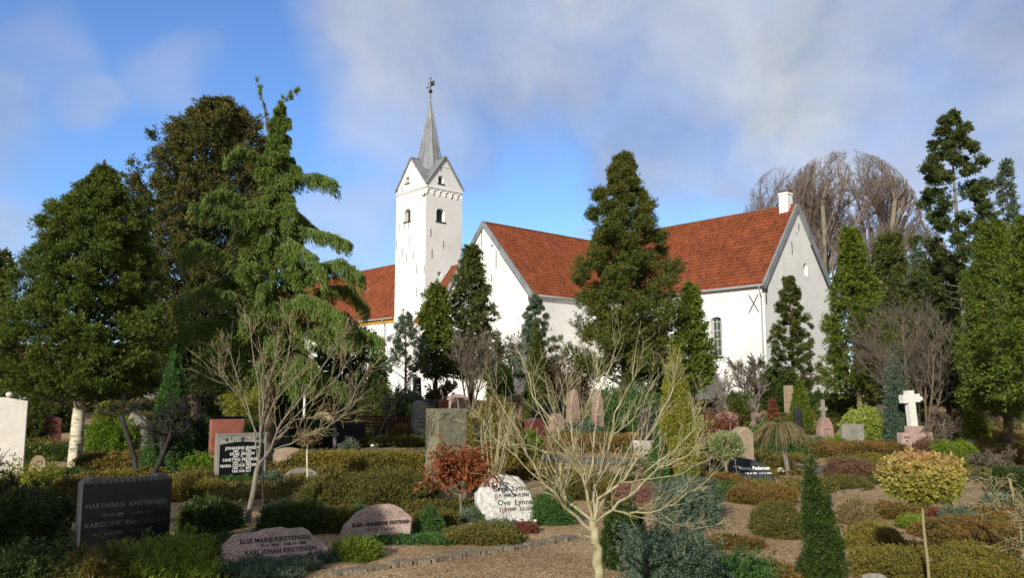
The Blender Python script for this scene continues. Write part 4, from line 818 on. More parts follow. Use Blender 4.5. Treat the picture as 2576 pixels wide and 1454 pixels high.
# ------------------------------------------------------------------ foreground young trees laid limb by limb
SEED[0] = 700
GT = dict(split=True, n=[3, 3, 5, 4], wob=.05, up=[.03, .03, .07, .06], end=.5, start=[1, 0, 0, 0], kids=[1, .8, .75], ang=(22, 42), ratio=.55, rr=.65, rmin=.0017)
rg = rng(); segs = [[], []]; D = 6.3; X0 = xat(1511, D); gz = tz(X0, D)
segs[0].append([X0+.01, D, gz-.05, *P3(1508, 1460, D), .040, .038]); 
bough(segs, rg, [(1508, 1460), (1503, 1400), (1496, 1351), (1492, 1313)], D, D, .038, .031)
TB = [([(1494, 1340), (1428, 1283), (1405, 1252), (1363, 1215), (1326, 1147), (1307, 1094), (1254, 1007), (1227, 962)], -.5, .024), ([(1492, 1313), (1428, 1264), (1413, 1230), (1409, 1170), (1405, 1094), (1390, 1030), (1372, 960)], .4, .022),
  ([(1490, 1310), (1477, 1245), (1466, 1203), (1443, 1147), (1436, 1056), (1428, 981), (1420, 900)], -.3, .022), ([(1492, 1310), (1492, 1237), (1515, 1185), (1541, 1094), (1579, 1067), (1617, 1018), (1650, 950)], .5, .022),
  ([(1495, 1310), (1503, 1256), (1571, 1207), (1609, 1132), (1655, 1056), (1692, 981), (1700, 930)], .1, .022), ([(1497, 1315), (1541, 1283), (1598, 1237), (1655, 1177), (1730, 1147), (1783, 1094)], -.6, .022),
  ([(1541, 1283), (1580, 1294), (1647, 1287), (1692, 1271), (1723, 1245), (1768, 1219), (1806, 1177)], -.7, .014), ([(1470, 1205), (1548, 1177), (1598, 1172), (1655, 1169), (1726, 1166)], .5, .012),
  ([(1405, 1252), (1345, 1234), (1315, 1226), (1269, 1192), (1246, 1177)], -.5, .010), ([(1477, 1245), (1492, 1132), (1503, 1056), (1511, 981), (1537, 916), (1560, 850)], .3, .017),
  ([(1443, 1147), (1451, 1075), (1470, 1049), (1503, 943), (1500, 860)], -.2, .013), ([(1413, 1230), (1375, 1139), (1315, 1117), (1265, 1120)], .2, .010), ([(1390, 1060), (1340, 1000), (1330, 940), (1300, 880)], .3, .009),
  ([(1530, 1130), (1545, 1040), (1590, 960), (1600, 870)], -.3, .012), ([(1360, 1210), (1300, 1150), (1240, 1100), (1190, 1030)], -.2, .010), ([(1620, 1190), (1700, 1130), (1745, 1080), (1760, 1020)], .3, .010), ([(1560, 1215), (1640, 1205), (1720, 1190), (1790, 1150)], .2, .009),
  ([(1500, 1290), (1470, 1180), (1390, 1100), (1350, 1020), (1340, 950)], .6, .013), ([(1500, 1290), (1560, 1180), (1600, 1090), (1640, 1040), (1690, 1020)], .6, .013), ([(1650, 1285), (1700, 1320), (1740, 1333), (1790, 1325)], -.7, .006)]
for pts, dz, r in TB: bough(segs, rg, pts, D, D + dz, r*.58, .0022, GT, kid=1.45, lvl=2, L0=.42)
bough(segs, rg, [(1494, 1352), (1466, 1347), (1452, 1341)], D, D-.05, .008, .004)
t_ = empty('young_tree', (X0, D, gz), 0, 'leafless young tree with pale yellow green bark spreading in the foreground', 'tree'); ti = Matrix.Translation(-t_.location)
for nm, sg_, sd in (('trunk', segs[0], 8), ('twigs', segs[1], 4)):
    o = tubes(nm, sg_, M['bark_green'], t_, sd); o.matrix_parent_inverse = ti
ends = np.array([s_[3:6] for s_ in segs[1]]); pick = ends[rg.integers(0, len(ends), 26)]
Q = leaves(rg, pick, nrm(rg.normal(size=(26, 3)) + [0, 0, -.6]), .04, .022); o = quads('dry_leaves', Q, M['straw'], t_, rg.uniform(.5, 1, 26)); o.matrix_parent_inverse = ti
# the left one with its stake
rg = rng(); segs = [[], []]; D = 12.6; X0 = xat(623, D); gz = tz(X0, D)
bough(segs, rg, [(623, 1324), (630, 1270), (646, 1184), (652, 1166)], D, D, .046, .038)
TB = [([(652, 1166), (654, 1117), (652, 980), (634, 870), (625, 800)], .5, .026), ([(650, 1166), (663, 1018), (661, 924), (650, 850)], -.4, .026), ([(652, 1166), (680, 1132), (707, 1064), (756, 1003), (824, 905), (860, 850)], -.5, .03),
  ([(668, 1139), (733, 1117), (763, 1098), (824, 1075), (865, 1045), (914, 947)], -.9, .018), ([(695, 1105), (741, 1056), (809, 1049), (862, 1033), (907, 996)], .6, .016), ([(648, 1180), (640, 1080), (600, 960), (570, 860)], .3, .02),
  ([(652, 1160), (670, 1060), (710, 960), (730, 860), (728, 800)], .2, .02), ([(655, 1110), (690, 1010), (770, 920), (800, 850)], -.2, .016), ([(650, 1100), (610, 1010), (560, 950), (555, 900)], -.3, .013), ([(660, 1010), (690, 920), (700, 850)], .4, .013), ([(700, 1090), (780, 1010), (850, 950), (880, 900)], .1, .013)]
GT2 = dict(GT, kids=[1, .9, .9], rmin=.0038)
for pts, dz, r in TB: bough(segs, rg, pts, D, D + dz, r*.68, .005, GT2, kid=1.7, lvl=2, L0=.75)
t_ = empty('young_tree', (X0, D, gz), 0, 'leafless grey stemmed young tree tied beside a thin stake, left of the granite pillar', 'tree'); ti = Matrix.Translation(-t_.location)
for nm, sg_, sd, mt in (('trunk', segs[0], 8, 'bark_grey'), ('twigs', segs[1], 4, 'bark_pale')):
    o = tubes(nm, sg_, M[mt], t_, sd); o.matrix_parent_inverse = ti
g = MB(); g.tube(P3(662, 1275, 13.3) - ez*.1, P3(660, 1150, 13.3), .018, .016, 7); o = g.build('tree_stake', M['bark_dark']); tag(o, 'thin dark stake beside the left young tree', 'stake')
# dark contorted tree
GC = dict(n=[5, 5, 5, 4], wob=.2, up=[.04, .03, .01, .0], end=.5, start=[1, 0, 0, 0], kids=[2, 1.9, 1.6], ang=(25, 60), ratio=.66, rr=.62, rmin=.005)
bare_tree('bare_tree', 'dark leafless contorted tree with forking trunk behind the black headstone', 362, 18.5, GC, 1.55, .075, 'bark_dark', stems=2, splay=.7, tilt=(.12, 0))
bare_tree('bare_tree', 'dead brown umbrella shaped dwarf tree right of the white cross', 2385, 27, dict(GC, ang=(50, 85), up=[.1, -.02, -.03, 0]), 1.15, .04, 'brownwood', stems=2, splay=.12)
bare_tree('multi_stem_bush', 'clump of tall pale leafless stems right of the granite pillar', 1235, 16, dict(GS, kids=[.6, .7, .6], wob=.05, ang=(10, 25), start=[2, 1, 0, 0], ratio=.5), 1.45, .016, 'bark_green', 'bush', stems=15, splay=.28)
bare_tree('bare_tree', 'leafless standard tree with rounded head cut by the right edge', 2568, 8.6, dict(GC, up=[.1, .0, -.03, 0], ang=(40, 80)), 1.1, .022, 'bark_pale', stems=1)
bare_tree('bare_shrub', 'low sprawling leafless dark shrub at far right path bend', 2500, 21, dict(GS, up=[0, 0, 0, 0]), .5, .015, 'brownwood', 'shrub', stems=7, splay=1.4)
bare_tree('bare_shrub', 'leafless twig bush reaching in at the left edge', -10, 13, GC, .8, .02, 'bark_dark', 'shrub', stems=4, splay=.8)
# ------------------------------------------------------------------ standards and topiary
def standard(name, label, x, D, ytop, wpx, ybot, mat, stemmat, r=.03, L=.04, Wd=.022, cat='small tree', e=2.2, cov=2.6, lean=0, group=None, **k):
    X = xat(x, D); gz = tz(X, D); z1 = zpix(ytop, D); z0 = zpix(ybot, D); w = wpx/2116*D; rg = rng(); l, wd = lod(L, Wd, D); h = (z1-z0)
    t = empty(name, (X, D, gz-.02), 0, label, cat, group); Q, T = bush_quads(rg, w, w, h/2, e=e, L=l, Wd=wd, cov=cov*1.6, below=True, **k)
    if mat == 'topiary': T = np.clip(.62*(Q[:, 0, 2]/h + .5) + .42*rg.uniform(0, 1, len(T)) - .06, 0, 1)   # pink new shoots on top
    o = quads('crown', Q, M[mat], t, T); o.location = (lean, 0, (z0+z1)/2 - gz)
    hh = (z0+z1)/2 - gz; s = []; n = 6
    for i in range(n): a, b = i/n, (i+1)/n; s.append([lean*a + .012*math.sin(7*a), 0, hh*a, lean*b + .012*math.sin(7*b), 0, hh*b, r*(1.15-.3*a), r*(1.15-.3*b)])
    for i in range(9):
        a = i*2.4; s.append([lean, 0, hh*.88, lean + math.cos(a)*w*.3, math.sin(a)*w*.3, hh + h*.15*math.sin(i), r*.5, r*.2])
    tubes('trunk', s, M[stemmat], t, 7); return t
standard('topiary_tree', 'pink and gold leaved flattened ball on a straight slim stem at front right', 2337, 7.9, 1138, 180, 1254, 'topiary', 'bark_pale', .014, .036, .022, e=2.3, cov=3.4, up=.5, lump=.06, fuzz=.16)
standard('topiary_tree', 'copper leaved dwarf beech on a pale stem before the granite pillar', 1157, 13.1, 1120, 156, 1222, 'copper', 'bark_grey', .02, .075, .032, e=2.6, cov=1.6, up=-.9, lump=.26, fuzz=.4)
standard('topiary_tree', 'small cream variegated ball beside the sandy upright stone', 1828, 17.5, 1088, 78, 1152, 'varieg', 'bark_pale', .025, .05, .022, lump=.08)
standard('topiary_tree', 'little standard with sparse leaves and peeling pale stem by the clipped hedge', 771, 17.5, 1082, 55, 1118, 'straw', 'birch', .022, .04, .02, cov=1.2, lump=.2, fuzz=.4)
# weeping standard
def weeping(name, label, x, D, ytop, wpx, ybot, mat, r=.05, lean=-.18):
    X = xat(x, D); gz = tz(X, D); H = zpix(ytop, D)-gz; drop = H - (zpix(ybot, D)-gz); R = wpx/2/2116*D; rg = rng(); t = empty(name, (X, D, gz-.02), 0, label, 'small tree'); s = []; Q = []; T = []
    for i in range(170):
        a = rg.uniform(0, 6.283); rr = R*rg.uniform(.35, 1); p = Vector((lean, 0, H*.88)); d = Vector((math.cos(a), math.sin(a), 1.1)).normalized(); n = 8; st = (rr + drop*rg.uniform(.35, 1))/n
        for j in range(n):
            d = (d + Vector((math.cos(a)*.1, math.sin(a)*.1, -.42)) + Vector(rg.normal(0, .08, 3))).normalized(); q = p + d*st; s.append([*p, *q, .0075, .006]); p = q
    tubes('weeping_twigs', s, M[mat], t, 3); tb = [[.0, 0, 0, lean*.5, 0, H*.45, r*1.2, r], [lean*.5, 0, H*.45, lean, 0, H*.92, r, r*.8]]; tubes('trunk', tb, M['bark_grey'], t, 8)
weeping('weeping_tree', 'weeping dwarf tree with straw coloured hanging twigs and leaning trunk', 1985, 19.5, 1052, 122, 1122, 'straw_wood')
# ------------------------------------------------------------------ shrubs, hedges and carpets
SEED[0] = 800
B = bush
B('clipped_hedge', 'long clipped golden green yew hedge in front of the shaded grey path', 'hedge', 903, 1203, 345, 66, 1.1, 'goldheath', e=6, lump=.03, L=.05, Wd=.022)
B('hedge', 'dark rounded heath hedge left of the granite pillar', 'hedge', 925, 1288, 320, 92, 1.5, 'heathgreen', e=3.5, lump=.08, L=.045, Wd=.02)
B('shrub', 'orange tinged leafy shrub at the foot of the granite pillar', 'shrub', 1052, 1268, 82, 62, .5, 'goldheath', L=.05, Wd=.03)
B('low_hedge', 'low heath strip running behind the rosy boulder stone', 'hedge', 1120, 1306, 190, 46, .6, 'heathgreen', e=4)
B('low_hedge', 'rusty green heath mound right of the little copper beech', 'hedge', 1215, 1376, 205, 52, .8, 'heathgreen', e=3, L=.04)
B('low_hedge', 'dark green heath patch under the copper leaved standard', 'hedge', 1090, 1330, 110, 45, .5, 'heathgreen', e=3, L=.04)
B('shrub', 'fresh green upright fir seedling right of the rosy boulder stone', 'shrub', 1080, 1350, 92, 74, .5, 'fern', e=1.6, taper=.5, up=1.2, L=.07, Wd=.02)
B('ivy_carpet', 'ivy and moss carpet in front of the rosy boulder stone', 'ground cover', 1040, 1372, 230, 22, .45, 'fern', e=3, L=.04, Wd=.03)
B('thread_cypress', 'bright lime thread leaved dwarf cypress by the gravel', 'shrub', 896, 1416, 112, 62, .5, 'lime', e=2.1, up=-.7, spread=.6, L=.11, Wd=.014, cov=4)
B('blue_juniper', 'creeping blue juniper at the foot of the long reclining stone', 'ground cover', 770, 1425, 150, 34, .5, 'teal', e=3, lump=.15, L=.06, Wd=.02)
B('blue_juniper', 'creeping blue juniper at the bottom edge left of the gravel', 'ground cover', 655, 1462, 240, 46, .7, 'blue', e=3, lump=.18, L=.07, Wd=.022)
B('juniper', 'spreading yellow green juniper with feathery sprays at front left', 'shrub', 395, 1500, 350, 135, 1.5, 'lime', D=8.0, e=2.1, lump=.16, up=.5, L=.09, Wd=.02, cov=3.4, fuzz=.3)
B('juniper', 'shaded brown green juniper at the bottom left corner', 'shrub', 235, 1500, 170, 110, .9, 'heathgreen', D=7.6, e=2.2, lump=.15, L=.07, Wd=.02)
B('shrub', 'dark leafy shrub at the left frame edge', 'shrub', 50, 1400, 210, 150, 1.4, 'box', e=2.5, lump=.15, L=.06, Wd=.03)
B('shrub', 'dark blue green undergrowth at the very bottom left', 'shrub', 60, 1500, 240, 120, 1.2, 'box', D=7.6, e=2.4, lump=.15, L=.06, Wd=.024)
B('rhododendron', 'shaded dark rhododendron with drooping leaves left of the bare young tree', 'shrub', 528, 1345, 145, 86, .9, 'box', e=2.3, up=-.5, L=.10, Wd=.035, lump=.12)
B('box_bush', 'rounded leafy box bush behind the reclining stone', 'shrub', 742, 1350, 180, 86, 1.0, 'box', e=2.6, L=.035, Wd=.02)
B('hedge', 'low dark hedge between box bush and rosy boulder', 'hedge', 845, 1345, 110, 66, .8, 'heathgreen', e=3)
B('fern_tuft', 'dark fern like fir tuft before the low dark hedge', 'shrub', 905, 1330, 70, 55, .4, 'fern', e=1.8, taper=.4, up=1.1, L=.09, Wd=.02)
B('leafy_groundcover', 'dark leafy ground cover under the rhododendron', 'ground cover', 560, 1400, 170, 48, .9, 'box', e=3, L=.06, Wd=.03)
B('shrub', 'yellow leaved barberry at the left edge beneath the white stele', 'shrub', 60, 1268, 165, 110, .9, 'gold', e=2.2, lump=.2, L=.055, Wd=.03, cov=1.6, fuzz=.4)
B('low_hedge', 'golden heath hedge right of the white spruce trunk', 'hedge', 268, 1192, 130, 50, .8, 'goldheath', e=3.5)
B('low_hedge', 'dark clipped strip between the white stele and the spruce trunk', 'hedge', 120, 1162, 140, 38, .6, 'box', e=5)
B('low_hedge', 'low dark hedge in front of the spruce trunk', 'hedge', 180, 1212, 100, 32, .5, 'box', e=4)
B('low_hedge', 'rusty mound left of the black headstone', 'hedge', 172, 1282, 90, 72, .8, 'heath', e=2.6)
B('low_hedge', 'golden brown mound right of the black headstone', 'hedge', 434, 1266, 52, 52, .5, 'goldheath', e=3)
B('low_hedge', 'golden brown cube of heath beside the mound', 'hedge', 505, 1256, 100, 46, .7, 'goldheath', e=4)
B('low_hedge', 'golden heath edging beneath the contorted tree', 'hedge', 330, 1216, 190, 32, .6, 'goldheath', e=4)
B('laurel', 'glossy bright green laurel behind the contorted tree', 'shrub', 285, 1148, 115, 88, 1.2, 'laurel', e=2.3, L=.1, Wd=.05, lump=.15, up=-.1)
B('cypress_column', 'broad dark green cypress behind the contorted tree', 'tree', 425, 1205, 130, 300, 1.3, 'fern', e=2.1, taper=.62, up=1., L=.07, Wd=.03, cov=2.6, lump=.08)
B('shrub', 'green leafed shrub left of the framed black stone', 'shrub', 505, 1210, 100, 62, .7, 'laurel', e=2.3, L=.07, Wd=.035, lump=.15)
B('shrub', 'green and red leaved planting before the framed black stone', 'shrub', 590, 1233, 90, 34, .4, 'fern', e=2.5, L=.05, Wd=.03)
B('blue_juniper', 'blue grey creeping juniper right of the framed black stone', 'ground cover', 680, 1236, 80, 44, .5, 'blue', e=2.3, L=.06, Wd=.02, lump=.2)
B('shrub', 'dry orange leaved shrub before the small grey boulder', 'shrub', 752, 1228, 74, 34, .4, 'goldheath', e=2.2, L=.06, Wd=.035)
B('variegated_shrub', 'pale variegated shrub left of the framed black stone', 'shrub', 506, 1132, 62, 42, .7, 'varieg', e=2.3, L=.06, Wd=.03)
B('hedge', 'dark hedge behind the red granite stone', 'hedge', 470, 1120, 90, 60, 1., 'yew', D=26, e=3, L=.07, Wd=.03)
B('blue_fir_tuft', 'blue fir spray on the grave left of the black headstone', 'ground cover', 70, 1292, 70, 60, .35, 'blue', e=1.8, up=.9, L=.08, Wd=.02)
B('heather', 'low mixed planting around the red flowers on the left grave', 'ground cover', 40, 1300, 160, 32, .5, 'fern', e=3, L=.05, Wd=.03)
B('dark_shrub', 'dark leafy shrub seen between the cedar trunk and the red capped post', 'shrub', 715, 1050, 110, 70, 2, 'box', D=36, e=2.3, lump=.2, L=.1, Wd=.05)
B('dark_shrub', 'olive shrub right of the red capped post', 'shrub', 812, 1040, 100, 60, 2, 'yewlight', D=40, e=2.3, lump=.2)
B('gold_shrub', 'low golden conifer left of the red capped post', 'shrub', 668, 1042, 70, 70, 2, 'gold', D=42, e=2.2, lump=.2, fuzz=.3)
B('dark_shrub', 'dark green shrub below the right branches of the cedar', 'shrub', 880, 1050, 80, 80, 2, 'yew', D=44, e=2.3, lump=.2)
B('low_hedge', 'dark hedge crossing behind the small slanting grey stones', 'hedge', 720, 1092, 220, 34, 1.2, 'yew', D=30, e=4)
B('dark_shrub', 'shaded brown green shrub left of the white spruce trunk', 'shrub', 130, 1070, 90, 66, 2, 'yewlight', D=36, e=2.3, lump=.2)
B('dark_shrub', 'low green shrubs beneath the white outbuilding', 'shrub', 700, 1014, 260, 40, 3, 'yew', D=54, e=2.6, lump=.22)
# centre
B('fern_tuft', 'deep green mountain pine right of the white marble stone', 'shrub', 1392, 1326, 100, 84, .7, 'fern', e=2, up=.9, L=.11, Wd=.02, cov=3)
B('blue_fir_tuft', 'blue fir branches laid left of the white marble stone', 'ground cover', 1195, 1318, 70, 40, .4, 'blue', e=2, L=.08, Wd=.02)
B('blue_fir_tuft', 'blue fir branches laid before the white marble stone', 'ground cover', 1258, 1334, 90, 22, .3, 'blue', e=2.5, L=.08, Wd=.02)
B('heather', 'red brown heather tuft at the right foot of the marble stone', 'shrub', 1322, 1346, 60, 32, .3, 'redtwig', e=2.2, L=.03)
B('golden_hedge', 'golden green hedge behind the white marble stone', 'hedge', 1300, 1208, 190, 40, 1., 'goldheath', e=4)
B('low_hedge', 'brown green heath bed behind the foreground tree fork', 'hedge', 1470, 1262, 170, 66, 1.4, 'heathgreen', e=3.5)
B('heather', 'pink heather bed right of the foreground tree', 'heather', 1612, 1268, 120, 50, .9, 'pink', e=2.8, lump=.1, L=.04)
B('golden_thuja_shrub', 'large golden green shrub behind the tall pale stems', 'shrub', 1245, 1135, 170, 110, 2.2, 'goldheath', D=19, e=2.6, L=.06, Wd=.03, lump=.12)
B('low_hedge', 'rusty heath bed in front of the two pink steles', 'hedge', 1500, 1140, 260, 44, 2., 'heath', e=4)
B('low_hedge', 'olive heath bed behind the grey path in the centre', 'hedge', 1420, 1118, 200, 34, 2., 'goldheath', D=31, e=4)
B('teal_juniper', 'low blue green juniper between the two pink steles', 'shrub', 1475, 1100, 100, 34, 1.2, 'teal', D=30, e=2.4)
B('golden_thuja', 'tall narrow golden thuja rising behind the bare branches', 'tree', 1705, 1245, 104, 345, .8, 'gold', D=15.5, e=2.1, taper=.45, up=1., L=.055, Wd=.028, cov=2.8, lump=.08)
B('green_thuja', 'narrow green cypress just left of the golden thuja', 'tree', 1655, 1245, 68, 150, .6, 'fern', D=15, e=2.1, taper=.5, up=1., L=.055, Wd=.026, lump=.08)
B('yellow_shrub', 'yellow leaved shrub around the golden thuja foot', 'shrub', 1715, 1100, 120, 90, 1.5, 'yellow', D=24, e=2.2, L=.1, Wd=.055, cov=1.2, lump=.2, fuzz=.4)
B('juniper', 'large blue green juniper right of the foreground trunk', 'shrub', 1690, 1500, 240, 170, 1.5, 'teal', D=7.6, e=2.2, lump=.24, fuzz=.28, L=.05, Wd=.022, cov=3, up=.35)
B('juniper', 'dark blue green juniper behind the large one', 'shrub', 1735, 1330, 150, 120, 1.2, 'teal', e=2.3, lump=.24, fuzz=.28, L=.06, Wd=.024)
B('juniper', 'dark green juniper in the shade of the foreground trunk', 'shrub', 1570, 1440, 110, 170, .9, 'yew', e=2.3, lump=.14, L=.05, Wd=.022)
B('juniper', 'arching green juniper sprays at the bottom centre right', 'shrub', 1860, 1490, 190, 100, .9, 'fern', D=8.0, e=2.1, lump=.2, L=.08, Wd=.02, up=.2, fuzz=.35, cov=1.8)
B('low_hedge', 'rusty heath bed left of the slanting slate stone', 'hedge', 1800, 1245, 130, 52, 1.2, 'heath', e=3.4)
B('low_hedge', 'rusty heath bed in front of the slanting slate stone', 'hedge', 1905, 1272, 170, 50, 1.2, 'heath', e=3.4)
B('fir_tuft', 'arching juniper branch before the slate stone', 'shrub', 1840, 1262, 90, 54, .5, 'fern', e=1.9, L=.09, Wd=.02, cov=1.4, fuzz=.4)
B('round_mound', 'smooth round olive mound right of centre', 'shrub', 1955, 1362, 125, 100, 1.1, 'heathgreen', e=2.1, lump=.04, L=.03, Wd=.018)
B('low_hedge', 'brown heath strip at the foot of the olive mound', 'hedge', 1840, 1386, 150, 34, .6, 'heath', e=3)
B('low_hedge', 'low heath corner left of the columnar yew at the bottom', 'hedge', 1960, 1470, 150, 48, .7, 'heath', D=8.2, e=3)
# right
rg = rng(); Qs = []; Ts = []; D = 8.3; X0 = xat(2062, D); gz = tz(X0, D); st = []
for xo, yt, wd_, dy in ((2046, 1118, 50, 0), (2036, 1250, 46, -.05), (2098, 1222, 52, .05), (2078, 1180, 46, .12), (2028, 1330, 40, -.14), (2110, 1318, 44, -.1), (2072, 1290, 50, -.16), (2052, 1210, 46, .1), (2018, 1400, 36, .0), (2116, 1390, 36, .08)):
    w_ = wd_/2116*D; h_ = zpix(yt, D) - gz; xx = xat(xo, D) - X0
    for sgm in range(3):                # each shoot is three overlapping tufts of different girth
        z0 = h_*(.0, .33, .62)[sgm]; hh = h_*(.5, .45, .38)[sgm]; k_ = (1, .92, .66)[sgm]
        q_, t_ = bush_quads(rg, w_*k_*rg.uniform(.85, 1.15), w_*k_, hh, e=2.2, L=.032, Wd=.010, cov=1.5, up=1.3, lump=.3, fuzz=.6, taper=.6); Qs.append(q_ + np.array([xx*(.75 + .25*sgm/2) + rg.uniform(-.015, .015), dy, z0])); Ts.append(t_)
    st.append([xx*.6, dy*.5, 0, xx, dy, h_*.9, .014, .005])
e = empty('columnar_yew', (X0, D, gz), 0, 'dark green columnar yew with several upright shoots at front right', 'shrub'); quads('crown', np.concatenate(Qs), M['yew'], e, np.concatenate(Ts)); tubes('trunk', st, M['bark'], e, 5)
B('brown_heath', 'brown purple heath mound behind the columnar yew', 'hedge', 2145, 1206, 125, 48, 1.2, 'brown', e=2.6, L=.05)
B('low_hedge', 'olive heath before the brown purple mound', 'hedge', 2128, 1236, 120, 34, .9, 'heathgreen', e=3.2)
B('low_hedge', 'olive block of heath behind the gold topiary crown', 'hedge', 2222, 1204, 100, 54, 1.4, 'goldheath', e=4)
B('low_hedge', 'long golden heath hedge behind the olive block', 'hedge', 2140, 1152, 270, 36, 1.6, 'heath', e=4)
B('grass_tuft', 'brown grassy tuft right of the columnar yew', 'shrub', 2155, 1326, 84, 62, .6, 'straw', e=2, up=1.3, L=.12, Wd=.01, cov=2.5)
B('low_hedge', 'rusty low hedge crossing behind the topiary stem', 'hedge', 2270, 1310, 150, 40, .7, 'heath', e=4)
B('green_shrub', 'green and orange tipped dwarf conifer left of the topiary stem', 'shrub', 2200, 1396, 140, 78, .8, 'goldheath', e=2.5, L=.05)
B('lime_shrub', 'pale lime green dwarf shrub left of the topiary stem', 'shrub', 2295, 1336, 72, 40, .5, 'lime', e=2.3)
B('red_shrub', 'dark red twiggy shrub right of the topiary stem', 'shrub', 2362, 1330, 50, 48, .4, 'redtwig', e=2.2, up=.8, L=.06, Wd=.018)
B('blue_fir_tuft', 'upright blue grey fir tuft right of the red shrub', 'shrub', 2412, 1346, 84, 66, .5, 'blue', e=2, up=1.1, L=.10, Wd=.024)
B('heath_bed', 'wide golden rust heath bed filling the bottom right', 'heath', 2370, 1510, 430, 128, 1.3, 'goldheath', D=8.2, e=4, lump=.07, L=.04, Wd=.018, cov=3)
B('heath_bed', 'rusty heath bed behind the wide golden one', 'heath', 2470, 1402, 270, 92, 1.6, 'heath', e=3.6, lump=.07, L=.045, Wd=.02)
B('heath_bed', 'heath bed at the right edge behind the bare standard', 'heath', 2540, 1330, 130, 50, 1.2, 'heath', e=3.2)
B('blue_rosette', 'blue green spurge rosettes near the right edge', 'shrub', 2510, 1292, 84, 48, .5, 'teal', e=2, up=.9, L=.10, Wd=.03, cov=2)
B('clipped_cube', 'dark clipped cube of yew at the right edge', 'hedge', 2552, 1262, 70, 84, .9, 'yew', e=6, lump=.02, L=.04)
B('shrub', 'green laurel hedge right of the white cross pedestal', 'hedge', 2402, 1176, 100, 62, 1.3, 'lime', e=3, L=.07, Wd=.035)
B('shrub', 'small dry grey brown shrub before the white cross pedestal', 'shrub', 2330, 1150, 64, 42, .6, 'brown', e=2.2)
B('heath_bed', 'rusty heath beds along the far right path', 'heath', 2510, 1120, 190, 28, 3., 'heath', e=4)
B('heath_bed', 'rusty heath bed before the edge thuja', 'heath', 2520, 1160, 150, 34, 2., 'heath', D=23, e=4)
B('golden_conifer', 'golden conical dwarf conifer at the right', 'shrub', 2455, 1122, 72, 116, 1.2, 'gold', e=1.9, taper=.8, up=.5, L=.07, Wd=.03)
B('variegated_laurel', 'large bright yellow leaved spotted laurel behind the grey square stone', 'shrub', 2180, 1122, 118, 92, 1.4, 'yellow', e=2.3, L=.13, Wd=.07, lump=.1, cov=3)
B('blue_pine', 'narrow blue green pine column left of the white cross', 'tree', 2262, 1136, 64, 214, .8, 'teal', e=2.6, taper=.25, up=.9, L=.08, Wd=.025, lump=.24, fuzz=.4, cov=2.2)
B('blue_rosette', 'blue green spurge rosettes left of the grey square stone', 'shrub', 2055, 1132, 50, 32, .5, 'blue', D=27, e=2, L=.12, Wd=.05)
B('green_shrub', 'yellow green shrub between spurge and grey square stone', 'shrub', 2100, 1138, 64, 34, .7, 'laurel', e=2.4, L=.07)
B('green_shrub', 'mixed green shrubs under the weeping dwarf tree', 'shrub', 1950, 1130, 140, 60, 1.5, 'fern', D=25, e=2.4, lump=.15, L=.07, Wd=.035)
B('heath_bed', 'orange rust heath bed left of the sandy upright stone', 'heath', 1785, 1118, 120, 44, 2., 'heath', e=3.6)
B('heath_bed', 'olive block behind the leaning weeping tree trunk', 'heath', 1950, 1196, 80, 40, 1., 'heathgreen', e=4)
B('red_bush', 'rust red twiggy round bush behind the variegated ball', 'shrub', 1810, 1088, 120, 56, 1.4, 'redtwig', D=28, e=2.2, L=.09, Wd=.02, cov=1.6, fuzz=.35)
B('yew_columns', 'group of dark fastigiate yews at the church corner', 'tree', 1955, 1030, 80, 90, 3.5, 'yew', D=46, e=3, up=1.1, L=.18, lump=.14)
B('green_shrub', 'rounded olive shrub left of the dark yews', 'shrub', 1862, 1034, 90, 44, 2.5, 'yewlight', D=40, e=2.4)
B('green_shrub', 'olive conical shrub right of the dark yews', 'shrub', 2015, 1050, 52, 86, 1.8, 'thuja', D=36, e=2, taper=.6)
B('dark_shrub', 'dark shrub before the east gable foot', 'shrub', 2065, 1050, 80, 60, 3, 'yew', D=44, e=2.5, lump=.12)
B('dark_shrub', 'low dark shrubs behind the small green cross', 'shrub', 2120, 1056, 90, 60, 3, 'yewlight', D=38, e=2.5, lump=.14)
B('dark_shrub', 'dark hollow shrub against the transept wall', 'shrub', 1258, 1010, 62, 90, 2.5, 'yew', D=48, e=2.2, up=.7)
B('beech_hedge', 'tall brown beech shrub with dry leaves before the blue spruce', 'shrub', 1352, 1050, 80, 205, 3, 'yewlight', D=40, e=2.1, taper=.5, up=.8, lump=.12)
B('beech_hedge', 'broad brown beech shrub with dry leaves behind the bare branches', 'shrub', 1425, 1050, 140, 155, 3, 'beech', D=41, e=2.3, lump=.16, cov=1.9, fuzz=.35, L=.09, Wd=.05)
B('green_shrub', 'dark green shrub at the redwood foot', 'shrub', 1570, 1048, 160, 70, 3, 'fern', D=37, e=2.3, lump=.16, L=.1)
B('green_shrub', 'olive shrubs right of the redwood foot', 'shrub', 1670, 1050, 100, 90, 3, 'yew', D=40, e=2.3, lump=.16)
B('green_shrub', 'clipped olive shrub with bare stems left of the bench', 'shrub', 945, 1052, 90, 78, 2, 'yewlight', D=36, e=2.4, L=.1)
B('dark_shrub', 'blue green spreading shrub under the grey blue cedar', 'shrub', 1020, 1040, 110, 50, 2.5, 'blue', D=42, e=2.3, lump=.15)
B('dark_shrub', 'shaded dark green hedge behind the bench', 'hedge', 1010, 1072, 160, 50, 2, 'yew', D=38, e=3)
B('green_shrub', 'small round green bush beside the dark obelisk', 'shrub', 1090, 1012, 36, 26, 1.5, 'fern', D=52, e=2.3)
B('gold_shrub', 'golden brown shrub seen under the cedar branches', 'shrub', 600, 1056, 90, 80, 2, 'gold', D=38, e=2.2, lump=.2, cov=1.5, fuzz=.4)
B('gold_shrub', 'rusty heath dome at the left end of the bench', 'heath', 1010, 1110, 60, 36, 1.2, 'heath', D=32, e=2.4)
